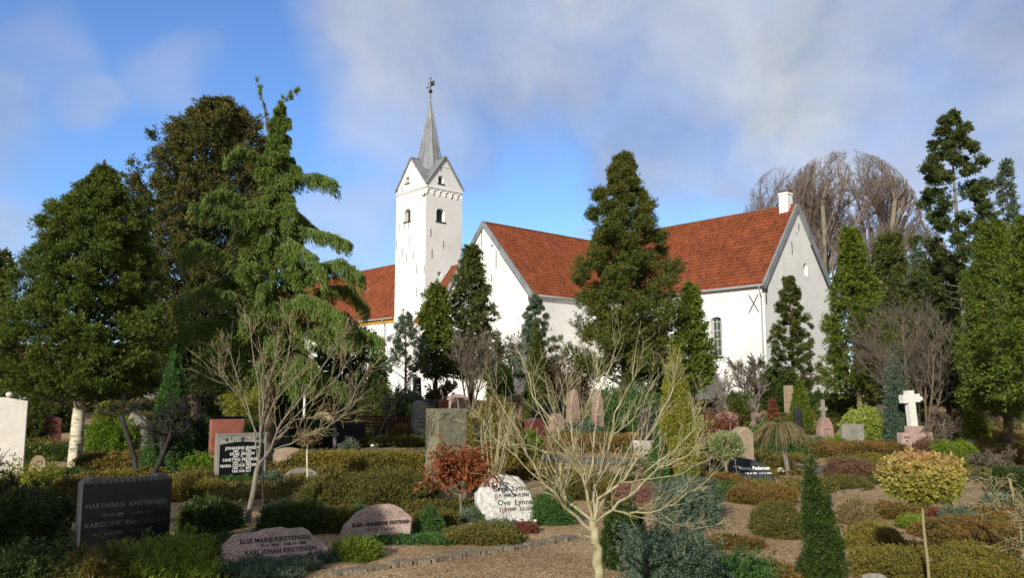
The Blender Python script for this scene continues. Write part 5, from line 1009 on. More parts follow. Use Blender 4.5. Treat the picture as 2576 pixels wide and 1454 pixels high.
B('dark_shrub', 'dark holly bush left of the red granite stone', 'shrub', 490, 1095, 110, 100, 2, 'box', D=32, e=2.2, L=.08, Wd=.05, lump=.15)
B('green_shrub', 'green shrub behind the white stele', 'shrub', 70, 1090, 80, 90, 1.5, 'yewlight', D=30, e=2.3, lump=.18)
B('gold_shrub', 'golden conical cypress beyond the white spruce trunk', 'shrub', 255, 1070, 60, 60, 1.5, 'gold', D=30, e=2, taper=.5)
B('low_hedge', 'shaded low hedge beyond the laurel', 'hedge', 330, 1075, 120, 30, 2, 'heathgreen', D=33, e=4)
B('low_hedge', 'heath edging along the shaded grey path', 'hedge', 960, 1124, 230, 24, 1., 'heathgreen', D=30, e=4)
B('hedge', 'dark clipped hedge at the right end of the bench', 'hedge', 1130, 1118, 110, 34, 1.2, 'yew', D=30, e=5)
B('blue_fir_tuft', 'grey green spiky shrub before the black family stone', 'shrub', 880, 1142, 48, 34, .6, 'blue', D=26.2, e=1.9, up=1)
B('pampas', 'pale grassy shrub behind the multi stem bush', 'shrub', 1330, 1135, 70, 50, 1, 'lime', D=24, e=2.2, up=1)
B('red_bush', 'small red cypress near the yew group', 'shrub', 1945, 1048, 16, 44, 1., 'redtwig', D=38, e=2, taper=.5)
# scattered low planting that nobody could count
rg = rng(); Qs = []; Ts = []; cells = []
for i in range(560):
    D = 13 + 44*rg.uniform(0, 1)**.8; x = rg.uniform(-60, 2630); X = xat(x, D)
    tpath = (Vector((X, D)) - A0).dot((A1-A0).normalized()); dpath = abs((Vector((X, D)) - A0).cross((A1-A0).normalized()) if False else (X-A0.x)*(A1-A0).normalized().y - (D-A0.y)*(A1-A0).normalized().x)
    if dpath < 1.7: continue
    if D < 17 and rg.uniform() < .75: continue
    h = rg.uniform(.1, .32); w = rg.uniform(.5, 1.6); l, wd = lod(.06, .03, D)
    q, t = bush_quads(rg, w, w*rg.uniform(.5, 1), h, e=3, L=l, Wd=wd, cov=2.0, lump=.1, nmax=1600); q = q + np.array([X, D, tz(X, D)-.02]); Qs.append(q); Ts.append(.25*t + .75*rg.uniform())
tag(quads('ground_cover', np.concatenate(Qs), M['heathgreen'], None, np.concatenate(Ts)), 'low heath and moss ground cover between the graves', 'ground cover', kind='stuff')
n = 9000; X = rg.uniform(-9, 9, n); Y = rg.uniform(6.5, 24, n); Z = np.array([tz(a, b) for a, b in zip(X, Y)]) + .006
D_ = nrm(rg.normal(size=(n, 3))*[1, 1, .25]); tag(quads('leaf_litter', leaves(rg, np.stack([X, Y, Z], 1), D_, .028, .014), M['straw'], None, rg.uniform(0, 1, n)), 'dry leaves and chips strewn over the gravel', 'leaf litter', kind='stuff')
# ------------------------------------------------------------------ headstones
SEED[0] = 1500
def shape_pts(kind, w, h, rg):
    if kind == 'rect': P = [(-.5, 0), (.5, 0), (.5, 1), (-.5, 1)]
    elif kind == 'round': r = min(.5*w/h, .5); P = [(-.5, 0), (.5, 0)] + [(.5*math.cos(math.pi*i/12), 1-r+r*math.sin(math.pi*i/12)) for i in range(13)]
    elif kind == 'seg': P = [(-.5, 0), (.5, 0)] + [(.5 - i/10., .88 + .12*math.sin(math.pi*i/10)) for i in range(11)]
    elif kind == 'point': P = [(-.5, 0), (.5, 0), (.5, .93), (0, 1), (-.5, .93)]
    elif kind == 'menhir': P = [(-.5, 0), (.5, 0), (.46, .3), (.42, .6), (.36, .84), (.18, .97), (-.04, 1), (-.26, .93), (-.38, .78), (-.43, .5), (-.49, .25)]
    elif kind == 'taper': P = [(-.5, 0), (.5, 0), (.36, 1), (-.36, 1)]
    elif kind == 'lump': P = [(-.5, 0), (.5, 0), (.5, .45), (.42, .75), (.2, .97), (-.12, 1), (-.36, .85), (-.48, .55)]
    else: P = kind
    return [(x*w, z*h) for x, z in P]
def norm_out(pts):
    xs_ = [p[0] for p in pts]; zs_ = [p[1] for p in pts]; return [((x-min(xs_))/(max(xs_)-min(xs_)) - .5, (max(zs_)-z)/(max(zs_)-min(zs_))) for x, z in pts]
def slab_mesh(P, t, bev=.012, back=1.):
    mb = MB(); n = len(P); cx = sum(p[0] for p in P)/n; cz = sum(p[1] for p in P)/n; s = max(max(abs(p[0]-cx) for p in P), .05)
    k = 1 - bev/s
    sh = lambda q, f: (cx + (q[0]-cx)*f, max(q[1]*1. if q[1] < .001 else cz + (q[1]-cz)*f, 0))
    rings = [[(*((sh(p, k)[0]), -t/2, sh(p, k)[1]),) for p in P], [(p[0], -t/2 + bev, p[1]) for p in P], [(cx+(p[0]-cx)*back, t/2 - bev, p[1]*(1 if back == 1 else .97)) for p in P], [(cx+(p[0]-cx)*k*back, t/2, sh(p, k)[1]*(1 if back == 1 else .97)) for p in P]]
    for r in rings: mb.v += [tuple(q) for q in r]
    mb.f.append(tuple(range(n))); mb.f.append(tuple(3*n + n-1-i for i in range(n)))
    for a in range(3):
        for i in range(n): j = (i+1) % n; mb.f.append((a*n+j, a*n+i, (a+1)*n+i, (a+1)*n+j))
    return mb
def lettering(body, size, loc, mat, parent, off=.0, rx=0, align='CENTER', roll=0., name='lettering', sx=1., maxw=None):
    c = bpy.data.curves.new('t', 'FONT'); c.body = body; c.size = size; c.align_x = align; c.align_y = 'CENTER'; c.extrude = .0012; c.offset = off; c.resolution_u = 2; c.space_character = 1.05
    o = bpy.data.objects.new('t', c); COL.objects.link(o); bpy.context.view_layer.update()
    me = bpy.data.meshes.new_from_object(o.evaluated_get(bpy.context.evaluated_depsgraph_get())); bpy.data.objects.remove(o); bpy.data.curves.remove(c)
    wt = max(v.co.x for v in me.vertices) - min(v.co.x for v in me.vertices)
    if maxw and wt*sx > maxw: sx = maxw/wt
    me.materials.clear(); r = link(name, me, M[mat], parent); r.location = loc; r.rotation_euler = (R_(90) + rx, roll, 0); r.scale = (sx, 1, 1); return r
def marks(parent, rows, w, z, t, mat, rg, hh=.03):   # worn lettering too small to read
    g = MB()
    for zf, wf, xf in rows:
        x = -w*wf/2 + xf*w
        while x < w*wf/2 + xf*w: l = rg.uniform(.4, 1.)*hh; g.box((x, -t/2-.004, z*zf), (l*.75, 0, 0), (0, .003, 0), (0, 0, hh*rg.uniform(.7, 1))); x += l*.75 + hh*.28
    g.build('worn_lettering', M[mat], parent)
def stone(name, label, x, yb, wpx, hpx, t, kind, mat, yaw=38, D=None, tilt=0, base=None, group=None, front=0, w=None, bev=.012, back=1., roll=0, cat='gravestone', rows=None, ink='ink', sink=.04):
    Df = D or dist(x, yb); th = R_(yaw) + math.atan((x-CX)/2116); X = xat(x, Df); gz = tz(X, Df)
    w = w or max(.15, (wpx/2116*Df - t*abs(math.sin(th)))/max(.25, math.cos(th))); h = zpix(yb - hpx, Df) - gz + sink
    h = h/max(.3, math.cos(R_(tilt))) if tilt < 40 else hpx/2116*Df*1.25
    e = empty(name, (X, Df, gz - sink), R_(yaw), label, cat, group); e.rotation_euler = (R_(-tilt), R_(roll), R_(yaw))
    rg = rng(); P = shape_pts(kind, w, h, rg); slab_mesh(P, t, bev, back).build('slab', M[mat], e)
    if base: bw, bh, bt, bm = base; g = MB(); g.cbox((0, 0, bh/2), w + bw, t + bt, bh); g.build('plinth', M[bm], e)
    if rows: marks(e, rows, w, h, t, ink, rg, hh=max(.03, .9*Df/835))
    return e, w, h
# big black headstone with scroll shoulders
e, w, h = stone('gravestone', 'black granite headstone with scrolled shoulders standing in shade at front left', 308, 1392, 214, 197, .17, [(-.5, 0), (.5, 0), (.5, .93), (.48, .955), (.44, .975), (.41, .995), (.37, 1), (.33, .99), (.31, .965), (-.31, .965), (-.33, .99), (-.37, 1), (-.41, .995), (-.44, .975), (-.48, .955), (-.5, .93)], 'charcoal', yaw=40, bev=.02)
for s, sz, z, m_ in (('MARTHINUS  KRISTENSEN', .082, .645, 'inkgrey'), ('* 29-12-1885     † 14-8-1952', .05, .53, 'inkgrey'), ('KAROLINE  KRISTENSEN', .082, .42, 'inkgrey'), ('* 12-3-1887     † 5-2-1967', .05, .31, 'inkgrey')):
    lettering(s, sz, (0, -.0875, h*z), m_, e, maxw=w*(.88 if sz > .07 else .62))
g = MB()
g.box((-w*.5+.022, -.0862, .05), (w-.044, 0, 0), (0, .001, 0), (0, 0, h*.875)); g.build('polished_face', M['black'], e)
for i in range(9): g = MB(); g.box((-w*.27 + w*.54*i/8.5, -.092, h*.915), (.035, 0, 0), (0, .012, 0), (0, 0, h*.045)); g.build('dentil', M['charcoal'], e)
for s in (-1, 1):
    g = MB(); c = Vector((s*w*.36, -.088, h*.94))
    for k in range(16): a0, a1 = k*.55, (k+1)*.55; r0, r1 = .045*(1-k/18), .045*(1-(k+1)/18); g.tube(c + Vector((s*math.cos(a0)*r0, 0, math.sin(a0)*r0)), c + Vector((s*math.cos(a1)*r1, 0, math.sin(a1)*r1)), .005, n=4)
    g.build('scroll', M['charcoal'], e)
# framed black stone with flower band
e, w, h = stone('gravestone', 'polished black family headstone framed in grey with flower band and white names', 603, 1212, 124, 122, .15, 'rect', 'grey', yaw=38, base=(.12, .1, .1, 'grey'))
g = MB(); P = [(-w*.445, h*.1), (w*.445, h*.1), (w*.445, h*.8)] + [(w*.445 - w*.89*i/12, h*(.785 + .05*math.sin(math.pi*i/12))) for i in range(13)]
g.v = [(x, -.0765, z) for x, z in P]; g.f = [tuple(range(len(P)))]; g.build('polished_face', M['black'], e)
g = MB(); g.v = []; R1 = P[3:] + [(-w*.445, h*.93), (w*.445, h*.93)]; g.v = [(x, -.0775, z) for x, z in R1]; g.f = [tuple(range(len(R1)))]; g.build('flower_band', M['concrete'], e)
g = MB(); g.box((-w*.47, -.0772, h*.095), (w*.02, 0, 0), (0, .001, 0), (0, 0, h*.84)); g.box((w*.45, -.0772, h*.095), (w*.02, 0, 0), (0, .001, 0), (0, 0, h*.84)); g.build('edge_line', M['concrete'], e)
g = MB(); rr = random.Random(3)
for cx_, rad_ in ((-.31, .04), (.0, .05), (.31, .04)):
    for k in range(7): a = k*.9; g.v_ = 0; c = Vector((w*cx_ + rad_*.6*math.cos(a), -.0785, h*.88 + rad_*.6*math.sin(a))); n0 = len(g.v); g.v += [tuple(c + Vector((rad_*.42*math.cos(b), 0, rad_*.42*math.sin(b)))) for b in (0, 1.05, 2.1, 3.14, 4.2, 5.2)]; g.f.append(tuple(range(n0, n0+6)))
for k in range(26):
    c = Vector((w*rr.uniform(-.42, .42), -.0785, h*rr.uniform(.86, .915))); a = rr.uniform(0, 3); n0 = len(g.v); d = Vector((math.cos(a), 0, math.sin(a)))*.024; p_ = Vector((-math.sin(a), 0, math.cos(a)))*.010; g.v += [tuple(c-d), tuple(c+p_), tuple(c+d), tuple(c-p_)]; g.f.append((n0, n0+1, n0+2, n0+3))
g.build('carved_flowers', M['charcoal'], e)
for s, sz, z in (('JOHANNE JENSEN', .088, 0.705), ('1883   —   1941', .058, 0.648), ('SKAK JENSEN', .088, 0.590), ('1877   —   1961', .058, 0.533), ('HARTVIG PEDERSEN', .088, 0.475), ('1920   —   2005', .058, 0.418), ('MARIA CECILIE PEDERSEN', .082, 0.360), ('1920   —   2009', .058, 0.303), ('TAK FOR ALT', .066, 0.245)):
    lettering(s, sz, (0, -.0785, h*z), 'inkwhite', e, off=.002, maxw=w*.84)
e, w, h = stone('gravestone', 'red granite block headstone behind the framed black stone', 567, 1168, 84, 113, .2, 'rect', 'red', yaw=35, D=22.5, rows=[(.62, .6, 0), (.45, .7, 0), (.3, .6, 0)], ink='pinkg')
stone('gravestone', 'dark granite headstone partly hidden behind the red granite block', 565, 1120, 96, 72, .25, 'rect', 'black', yaw=25, D=33)
stone('gravestone', 'dark grey headstone glimpsed below the cedar near white wing', 535, 1030, 40, 52, .2, 'rect', 'black', yaw=30, D=45)
stone('gravestone', 'small rounded grey boulder stone with faint lettering by the clipped hedge', 757, 1220, 92, 40, .3, 'lump', 'grey', yaw=28, tilt=15, bev=.03, rows=[(.62, .6, 0), (.4, .4, 0)])
E_ = norm_out([(120,620),(140,420),(380,230),(750,235),(1000,175),(1380,150),(1560,200),(1850,190),(2000,260),(2100,400),(2250,490),(2380,640),(2300,900),(200,900)][::-1])
e, w, h = stone('gravestone', 'long pinkish stone slab leaning far back in shade at bottom left of centre', 698, 1424, 262, 88, .16, E_, 'pinkg', yaw=26, tilt=42, bev=.02)
for s, sz, z, dx in (('ELSE MARIE KRISTENSEN', .078, .66, .0), ('* 18 - 2 - 1910     † 25 - 9 - 1982', .042, .52, .05), ('KARL JOHAN KRISTENSEN', .078, .36, .04), ('* 10 - 11 - 1908     † 29 - 1 - 1994', .042, .2, .1)):
    lettering(s, sz, (dx*w, -.0815, h*z), 'ink', e, sx=.92, off=.002, maxw=w*(.66 if sz > .05 else .46))
E_ = norm_out([(160,1100),(160,1020),(240,760),(340,600),(500,500),(640,380),(740,320),(980,240),(1250,205),(1650,205),(1850,255),(2050,350),(2200,470),(2370,590),(2330,760),(2250,1100)])
e, w, h = stone('gravestone', 'rosy boulder headstone with dark lettering beside the gravel path', 948, 1357, 188, 82, .28, E_, 'pinkg', yaw=28, tilt=14, bev=.03)
lettering('ELLEN - MARGRETHE  KRISTENSEN', .062, (.03*w, -.142, h*.46), 'ink', e, off=.003, maxw=w*.82); lettering('* 27. 5. 1937     † 18. 8. 2017', .045, (.0, -.142, h*.30), 'ink', e, maxw=w*.42)
E_ = norm_out([(420,1330),(130,800),(120,570),(240,380),(380,260),(600,190),(800,130),(1000,150),(1280,190),(1420,320),(1530,460),(1640,660),(1700,900),(1760,1180),(1740,1330)])
e, w, h = stone('gravestone', 'rough white marble headstone with black lettering in centre foreground', 1274, 1314, 158, 118, .2, E_, 'marble', yaw=20, tilt=8, bev=.04)
for s, sz, z, dx in (('Birgit  Lynne', .115, .71, .06), ('25.9.1948   20.10.2004', .075, .57, .07), ('Ove  Lynne', .115, .43, .12), ('21.7.1949   3.3.2018', .075, .29, .14)): lettering(s, sz, (dx*w, -.103, h*z), 'ink', e, off=.0015, maxw=w*.58)
stone('granite_pillar', 'massive rough lichen covered granite pillar left of centre', 1121, 1256, 116, 228, .42, 'rect', 'rough', yaw=38, w=.66, bev=.03, cat='gravestone')
stone('gravestone', 'dark red rounded headstone peeking right of the granite pillar', 1190, 1160, 56, 66, .2, 'seg', 'darkred', yaw=30, D=23)
stone('gravestone', 'tall grey round topped headstone beside the bench', 1054, 1112, 42, 104, .25, 'round', 'grey', yaw=38, D=33, rows=[(.55, .6, 0), (.45, .5, 0), (.35, .6, 0), (.2, .5, 0)])
stone('gravestone', 'small black round topped headstone behind the tall grey one', 1079, 1045, 34, 40, .25, 'round', 'black', yaw=38, D=42)
stone('gravestone', 'narrow red round topped headstone left of the temple stone', 1114, 1030, 28, 26, .25, 'round', 'red', yaw=38, D=47)
stone('gravestone', 'small dark red headstone between black and red round tops', 1098, 1030, 18, 24, .2, 'round', 'darkred', yaw=38, D=47)
# temple shaped stone
def temple(name, label, x, yb, wpx, hpx, D, mat, kind='hip', yaw=38, slabmat='darkred'):
    X = xat(x, D); gz = tz(X, D); h = zpix(yb-hpx, D)-gz; w = wpx/2116*D*.95; e = empty(name, (X, D, gz-.03), R_(yaw), label, 'gravestone')
    for s in (-1, 1): g = MB(); g.cbox((s*w*.4, 0, h*.4), w*.16, w*.3, h*.8); g.build('pillar', M[mat], e)
    g = MB(); g.cbox((0, .02, h*.38), w*.6, w*.12, h*.76); g.build('slab', M[slabmat], e)
    if kind == 'hip': g = MB(); g.cbox((0, 0, h*.83), w*1.12, w*.42, h*.08); g.v += [(-w*.58, -w*.23, h*.872), (w*.58, -w*.23, h*.872), (w*.58, w*.23, h*.872), (-w*.58, w*.23, h*.872), (-w*.2, 0, h), (w*.2, 0, h)]; g.f += [(8,9,13,12), (10,11,12,13), (8,12,11), (9,10,13)]
    elif kind == 'arch':
        P = [(-.5*w*1.1, 0), (.5*w*1.1, 0)] + [(w*.55*math.cos(math.pi*i/10), h*.24*math.sin(math.pi*i/10)**.8 + .001) for i in range(1, 10)]; g = slab_mesh(P, w*.34, .02); g.v = [(a, b, c + h*.76) for a, b, c in g.v]
    else: g = MB(); g.cbox((0, 0, h*.88), w*1.1, w*.36, h*.22)
    g.build('roof_slab', M[mat], e); g = MB(); g.cbox((0, 0, .06), w*1.1, w*.5, .16); g.build('plinth', M[mat], e); return e, w, h
temple('temple_gravestone', 'pink temple shaped gravestone with hipped cap behind the granite pillar', 1150, 1045, 48, 55, 42, 'pinkg')
stone('gravestone', 'brown headstone with carved wreath in front of the temple stone', 1153, 1060, 40, 60, .3, 'round', 'pinkd', yaw=30, D=38, rows=[(.8, .5, 0), (.5, .5, 0)], ink='pinkg')
e, w, h = temple('temple_gravestone', 'flat topped mossy portal gravestone left of the arched one', 1262, 1042, 54, 46, 42, 'sand', 'flat', yaw=25, slabmat='black'); lettering('FOGED', .2, (0, -w*.18-.004, h*.88), 'ink', e)
temple('temple_gravestone', 'arched cap sandstone portal gravestone with a white ball on top', 1302, 1045, 50, 57, 42, 'sand', 'arch', yaw=25, slabmat='pinkd')
stone('gravestone', 'tall black obelisk gravestone before the tower foot', 1048, 1020, 26, 70, .35, 'taper', 'black', yaw=20, D=53, rows=[(.72, .3, 0), (.6, .5, 0), (.52, .5, 0), (.44, .5, 0), (.36, .5, 0), (.28, .5, 0), (.2, .5, 0)], ink='concrete')
stone('gravestone', 'small black gabled gravestone left of the obelisk', 1032, 1020, 13, 36, .25, 'point', 'black', yaw=20, D=54)
# dark plot with cross
stone('gravestone', 'wide black family headstone lying in deep shade behind the clipped hedge', 872, 1128, 90, 62, .2, 'rect', 'black', yaw=25, D=30)
def crossobj(name, label, x, D, ytop, yb, wpx, mat, th=.09, yaw=38, lean=0, ped=None, pedh=0, arm=.3, thk=None):
    X = xat(x, D); gz = tz(X, D); H = zpix(ytop, D)-gz; e = empty(name, (X, D, gz-.02), R_(yaw), label, 'cross'); z0 = pedh; thk = thk or th
    g = MB(); g.cbox((0, 0, z0 + (H-z0)/2), th, thk, H-z0); o = g.build('shaft', M[mat], e); w = wpx/2116*D/math.cos(R_(yaw)+math.atan((x-CX)/2116))*.9; g = MB(); za = H - (H-z0)*arm
    g.cbox((0, 0, za), w, thk+.012, th*1.05); o2 = g.build('crossbar', M[mat], e)
    for q in (o, o2): q.rotation_euler = (0, R_(lean), 0)
    return e, w, H
crossobj('stone_cross', 'small grey stone cross in front of the wide black headstone', 841, 29, 1074, 1125, 22, 'grey', .1, 20)
crossobj('stone_cross', 'small greenish cross on a white base left of the yellow laurel', 2073, 32, 1004, 1085, 20, 'grey', .12, 10, pedh=.5)
# white cross on pink pedestal
D = 27.5; e, w, h = crossobj('pedestal_cross', 'tall white leaning cross on a stepped pink pedestal', 2303, D, 981, 1130, 42, 'cross', .25, 15, pedh=.85, lean=-4, thk=.2, arm=.22)
g = MB(); g.cbox((0, 0, .42), .48, .34, .9); g.build('pedestal', M['pinkg'], e)
for s in (-1, 1):
    g = MB(); g.box((.24*s, -.13, 0), (.34*s, 0, 0), (0, .26, 0), (0, 0, .66)); pn = g.build('inscription_panel', M['pinkg'], e)
    g = MB(); [g.box((s*.41 - .11 + q, -.136, z), (l, 0, 0), (0, .004, 0), (0, 0, .035)) for q, z, l in ((0, .5, .09), (.11, .5, .11), (.06, .38, .07), (.04, .26, .06))]; g.build('worn_lettering', M['ink'], pn)
# centre and right groups
kw = dict(yaw=32)
stone('gravestone', 'tall pink standing stone seen through the bare branches', 1441, 1100, 46, 122, .4, 'menhir', 'pinkd', D=33, bev=.06, back=.9, rows=[(.42, .4, 0), (.36, .4, 0), (.3, .4, 0)], **kw)
stone('gravestone', 'second tall pink standing stone right of the first', 1503, 1100, 40, 118, .4, 'menhir', 'pinkd', D=33.5, bev=.06, back=.9, **kw)
stone('gravestone', 'purplish brown round topped headstone left of the pink standing stones', 1345, 1096, 54, 44, .35, 'seg', 'darkred', D=30.5, yaw=34)
stone('gravestone', 'half hidden brown headstone just left of the tall pink stone', 1400, 1094, 40, 54, .3, 'round', 'pinkd', D=32, yaw=34)
stone('gravestone', 'black angular headstone behind the brown headstone', 1370, 1055, 64, 34, .3, 'seg', 'black', D=40, yaw=25)
stone('gravestone', 'black block headstone between brown stone and tall pink stone', 1407, 1052, 36, 48, .3, 'rect', 'black', D=40, yaw=25)
stone('gravestone', 'dark headstone hidden behind the tall pale stems', 1326, 1140, 50, 52, .3, 'rect', 'charcoal', D=25, yaw=30)
stone('gravestone', 'tall dark grey stele with pale foot left of the golden thuja', 1626, 1142, 36, 116, .3, 'point', 'charcoal', D=26, yaw=32, base=(.25, .5, .2, 'marble'))
stone('gravestone', 'sandy rounded upright stone behind the variegated ball', 1869, 1168, 60, 94, .34, 'seg', 'sand', D=19.3, yaw=22, bev=.03)
E_ = norm_out([(300,1200),(380,480),(480,340),(560,330),(900,380),(1250,430),(1500,520),(1700,680),(1900,900),(2050,1050),(2050,1200)])
e, w, h = stone('gravestone', 'slanting blue black slate headstone with white cross and name', 1893, 1214, 112, 62, .16, E_, 'slate', yaw=8, tilt=18, bev=.02)
lettering('Numo Pedersen', .10, (.06*w, -.082, h*.55), 'inkwhite', e, off=.004); lettering('* 30. 8. 1951   † 11. 9. 2012', .05, (.13*w, -.082, h*.36), 'inkwhite', e, off=.002)
g = MB(); c = Vector((-.36*w, -.083, h*.5)); [g.box(c + Vector((a, 0, b)), (p_, 0, 0), (0, .002, 0), (0, 0, q)) for a, b, p_, q in ((-.012, -.2, .024, .38), (-.07, .06, .14, .022), (-.05, -.2, .1, .12))]; g.build('cross_emblem', M['inkwhite'], e)
e, w, h = stone('gravestone', 'brownish red rounded headstone below the small greenish cross', 2076, 1098, 44, 48, .3, 'lump', 'pinkd', D=30, yaw=10, rows=[(.6, .5, 0), (.35, .5, 0)])
stone('gravestone', 'plain grey square headstone before the yellow leaved laurel', 2144, 1124, 58, 56, .2, 'rect', 'grey', yaw=6)
stone('gravestone', 'pinkish rounded headstone behind the rust red bush', 1828, 1090, 58, 54, .3, 'seg', 'pinkd', D=33, yaw=20)
stone('gravestone', 'dark red headstone with white lettering left of the rust red bush', 1772, 1106, 34, 62, .2, 'rect', 'darkred', D=30, yaw=15, rows=[(.75, .7, 0), (.5, .7, 0), (.25, .7, 0)], ink='inkwhite')
stone('gravestone', 'tall slim brown pillar stone under the small gable spruce', 1985, 1040, 24, 70, .5, 'rect', 'sand', D=45, yaw=20)
stone('gravestone', 'small grey violet headstone right of the dark yews', 2007, 1052, 20, 26, .2, 'round', 'charcoal', D=36, yaw=20)
stone('gravestone', 'small brown headstone left of the little red cypress', 1906, 1060, 30, 22, .3, 'rect', 'pinkd', D=36, yaw=20)
for i, (x, lb) in enumerate(((2188, 'leftmost of the small brown steles behind the yellow laurel'), (2214, 'second of the small brown steles behind the yellow laurel'), (2232, 'third of the small brown steles behind the yellow laurel'), (2249, 'rightmost of the small brown steles behind the yellow laurel'))):
    stone('gravestone', lb, x, 1050, 15, 34 if i else 28, .3, 'rect' if i else 'seg', 'pinkd', D=42, yaw=15, group='small brown steles behind the yellow laurel')
stone('gravestone', 'dark red low headstone in shade behind the spruce trunk', 118, 1086, 60, 40, .3, 'seg', 'darkred', D=31, yaw=25)
stone('gravestone', 'mossy grey triangular boulder right of the spruce trunk', 355, 1082, 86, 44, .4, [(-.5, 0), (.5, 0), (.42, .4), (.1, .85), (-.3, 1), (-.5, .6)], 'grey', D=31, yaw=20, bev=.05)
stone('gravestone', 'low brown stone at the foot of the white stele', 95, 1172, 40, 22, .25, 'lump', 'sand', D=21, yaw=20, tilt=20)
stone('gravestone', 'low red stone lying beside the dark red shrub right of the topiary', 2245+75, 1348, 46, 22, .3, 'lump', 'red', yaw=30, tilt=30)
stone('gravestone', 'pale flat slab cut by the bottom edge at right', 2180, 1470, 130, 24, .5, 'lump', 'grey', D=8.2, yaw=10, tilt=45)
stone('gravestone', 'small dark slate stone at the bottom edge left of columnar yew', 2022, 1462, 46, 22, .2, 'rect', 'slate', D=8.5, yaw=20, tilt=35)
stone('gravestone', 'small pale boulder between cedar and bench', 812, 1070, 62, 34, .5, 'lump', 'sand', D=34, yaw=20, bev=.05)
stone('gravestone', 'slanting blue grey stone behind the left bare tree', 708, 1130, 50, 56, .2, 'point', 'charcoal', D=26, yaw=50, tilt=15)
stone('gravestone', 'low arched grey stone left of the peeling standard', 722, 1166, 66, 32, .4, 'seg', 'sand', D=22, yaw=25, tilt=25)
stone('gravestone', 'small white stone beside the golden conical conifer', 2440, 1118, 30, 12, .3, 'lump', 'marble', D=30, yaw=0)
stone('gravestone', 'low grey slab in the bed behind the left path', 690, 1160, 30, 20, .2, 'rect', 'grey', D=24, yaw=30)
# white stele with ball
e, w, h = stone('stele', 'tall whitewashed stele with an urn ball on top at the left edge', -12, 1192, 120, 192, .12, [(-.5, 0), (.5, 0), (.5, .955), (.3, .975), (.1, 1), (-.1, 1), (-.3, .975), (-.5, .955)], 'whitestone', yaw=24, D=18.5, cat='gravestone'); g = MB(); g.ball((.14*w, 0, h+.06), .075, 12, .8); g.build('ball', M['whitestone'], e, True)
# bench
def bench(label, x, D, wm, yaw):
    X = xat(x, D); gz = tz(X, D); e = empty('bench', (X, D, gz), R_(yaw), label, 'bench')
    for i in range(4): g = MB(); g.box((-wm/2, -.02 + i*.035, .50 + i*.12), (wm, 0, 0), (0, .03, 0), (0, 0, .085)); g.build('back_slat', M['benchred'], e)
    for i in range(4): g = MB(); g.box((-wm/2, -.46 + i*.11, .42), (wm, 0, 0), (0, .085, 0), (0, 0, .035)); g.build('seat_slat', M['benchred'], e)
    for s in (-1, 0, 1):
        g = MB(); g.cbox((s*(wm/2-.2), -.42, .2), .07, .07, .42); g.build('leg', M['concrete'], e)
        g = MB(); g.cbox((s*(wm/2-.2), -.04, .2), .07, .07, .42); g.box((s*(wm/2-.2)-.035, -.0, .4), (.07, 0, 0), (0, .04, 0), (0, .13, .56)); g.build('leg', M['concrete'], e)
bench('dark red slatted bench in the shade left of the tall grey stone', 972, 33.5, 2.3, 8)
# lamps and small things
X = xat(763, 34); gz = tz(X, 34); e = empty('marker_post', (X, 34, gz), 0, 'slim white post with a red cap behind the left bare tree', 'post'); H = zpix(953, 34)-gz
g = MB(); g.tube((0, 0, 0), (0, 0, H-.12), .06, .05); g.build('post', M['whitestone'], e, True); g = MB(); g.tube((0, 0, H-.12), (0, 0, H-.03), .05, .16); g.tube((0, 0, H-.03), (0, 0, H), .16, .13); g.build('cap', M['capred'], e)
def lantern(label, x, yb, D=None, s=1.):
    D = D or dist(x, yb); X = xat(x, D); gz = tz(X, D); e = empty('grave_light', (X, D, gz), 0, label, 'grave lamp'); g = MB(); g.tube((0, 0, 0), (0, 0, .2*s), .016*s, n=6); g.build('stake', M['iron'], e)
    g = MB(); g.tube((0, 0, .2*s), (0, 0, .26*s), .05*s, .055*s, n=10); g.build('cap', M['lampwhite'], e)
lantern('white capped garden light on a black stake beside blue juniper', 682, 1225); lantern('tiny white light in the shaded bed before the bench', 936, 1138, 27); lantern('glinting white light at the right foot of the marble stone', 1346, 1330, s=.45)
def ball_lamp(label, x, D, y, r=.11):
    X = xat(x, D); gz = tz(X, D); z = zpix(y, D)-gz; e = empty('ball_lamp', (X, D, gz), 0, label, 'lamp'); g = MB(); g.tube((0, 0, 0), (0, 0, z), .02, n=6); g.build('post', M['iron'], e); g = MB(); g.ball((0, 0, z), r, 12, .75); g.build('globe', M['lampwhite'], e, True)
ball_lamp('small white globe beside the yellow leaved shrub', 1733, 32, 1031); ball_lamp('white globe on the arched portal gravestone', 1313, 41.5, 986, .09); ball_lamp('white dome behind the arm of the white cross', 2318, 29, 1004, .14)
# flowers
def flowers(label, x, yb, mat, n, wpx, s=.035, D=None):
    D = D or dist(x, yb); X = xat(x, D); gz = tz(X, D); e = empty('flowers', (X, D, gz), 0, label, 'flowers'); rg = rng(); w = wpx/2116*D
    for i in range(n):
        g = MB(); c = Vector((rg.uniform(-w/2, w/2), rg.uniform(-.08, .08), .2 + rg.uniform(0, .08)))
        for k in range(5): a = k*1.257; d = Vector((math.cos(a), math.sin(a), .4)); g.poly([c, c + d*s*.6 + Vector((-d.y, d.x, 0))*s*.4, c + d*s*1.1, c + d*s*.6 - Vector((-d.y, d.x, 0))*s*.4])
        f = g.build('blossom', M[mat], e); g = MB(); g.tube((c.x, c.y, 0), c, .004, n=4); g.build('stem', M['moss'], f)
M['petal_red'] = plain('red_petals', (.6, .02, .02), .5); M['petal_white'] = plain('white_petals', (.8, .78, .6), .6); M['petal_pink'] = plain('pink_petals', (.75, .2, .3), .6)
flowers('bright red blooms on the leftmost grave', 72, 1288, 'petal_red', 5, 60, .05); flowers('pale and red blooms left of the black headstone', 125, 1290, 'petal_white', 4, 36, .05)
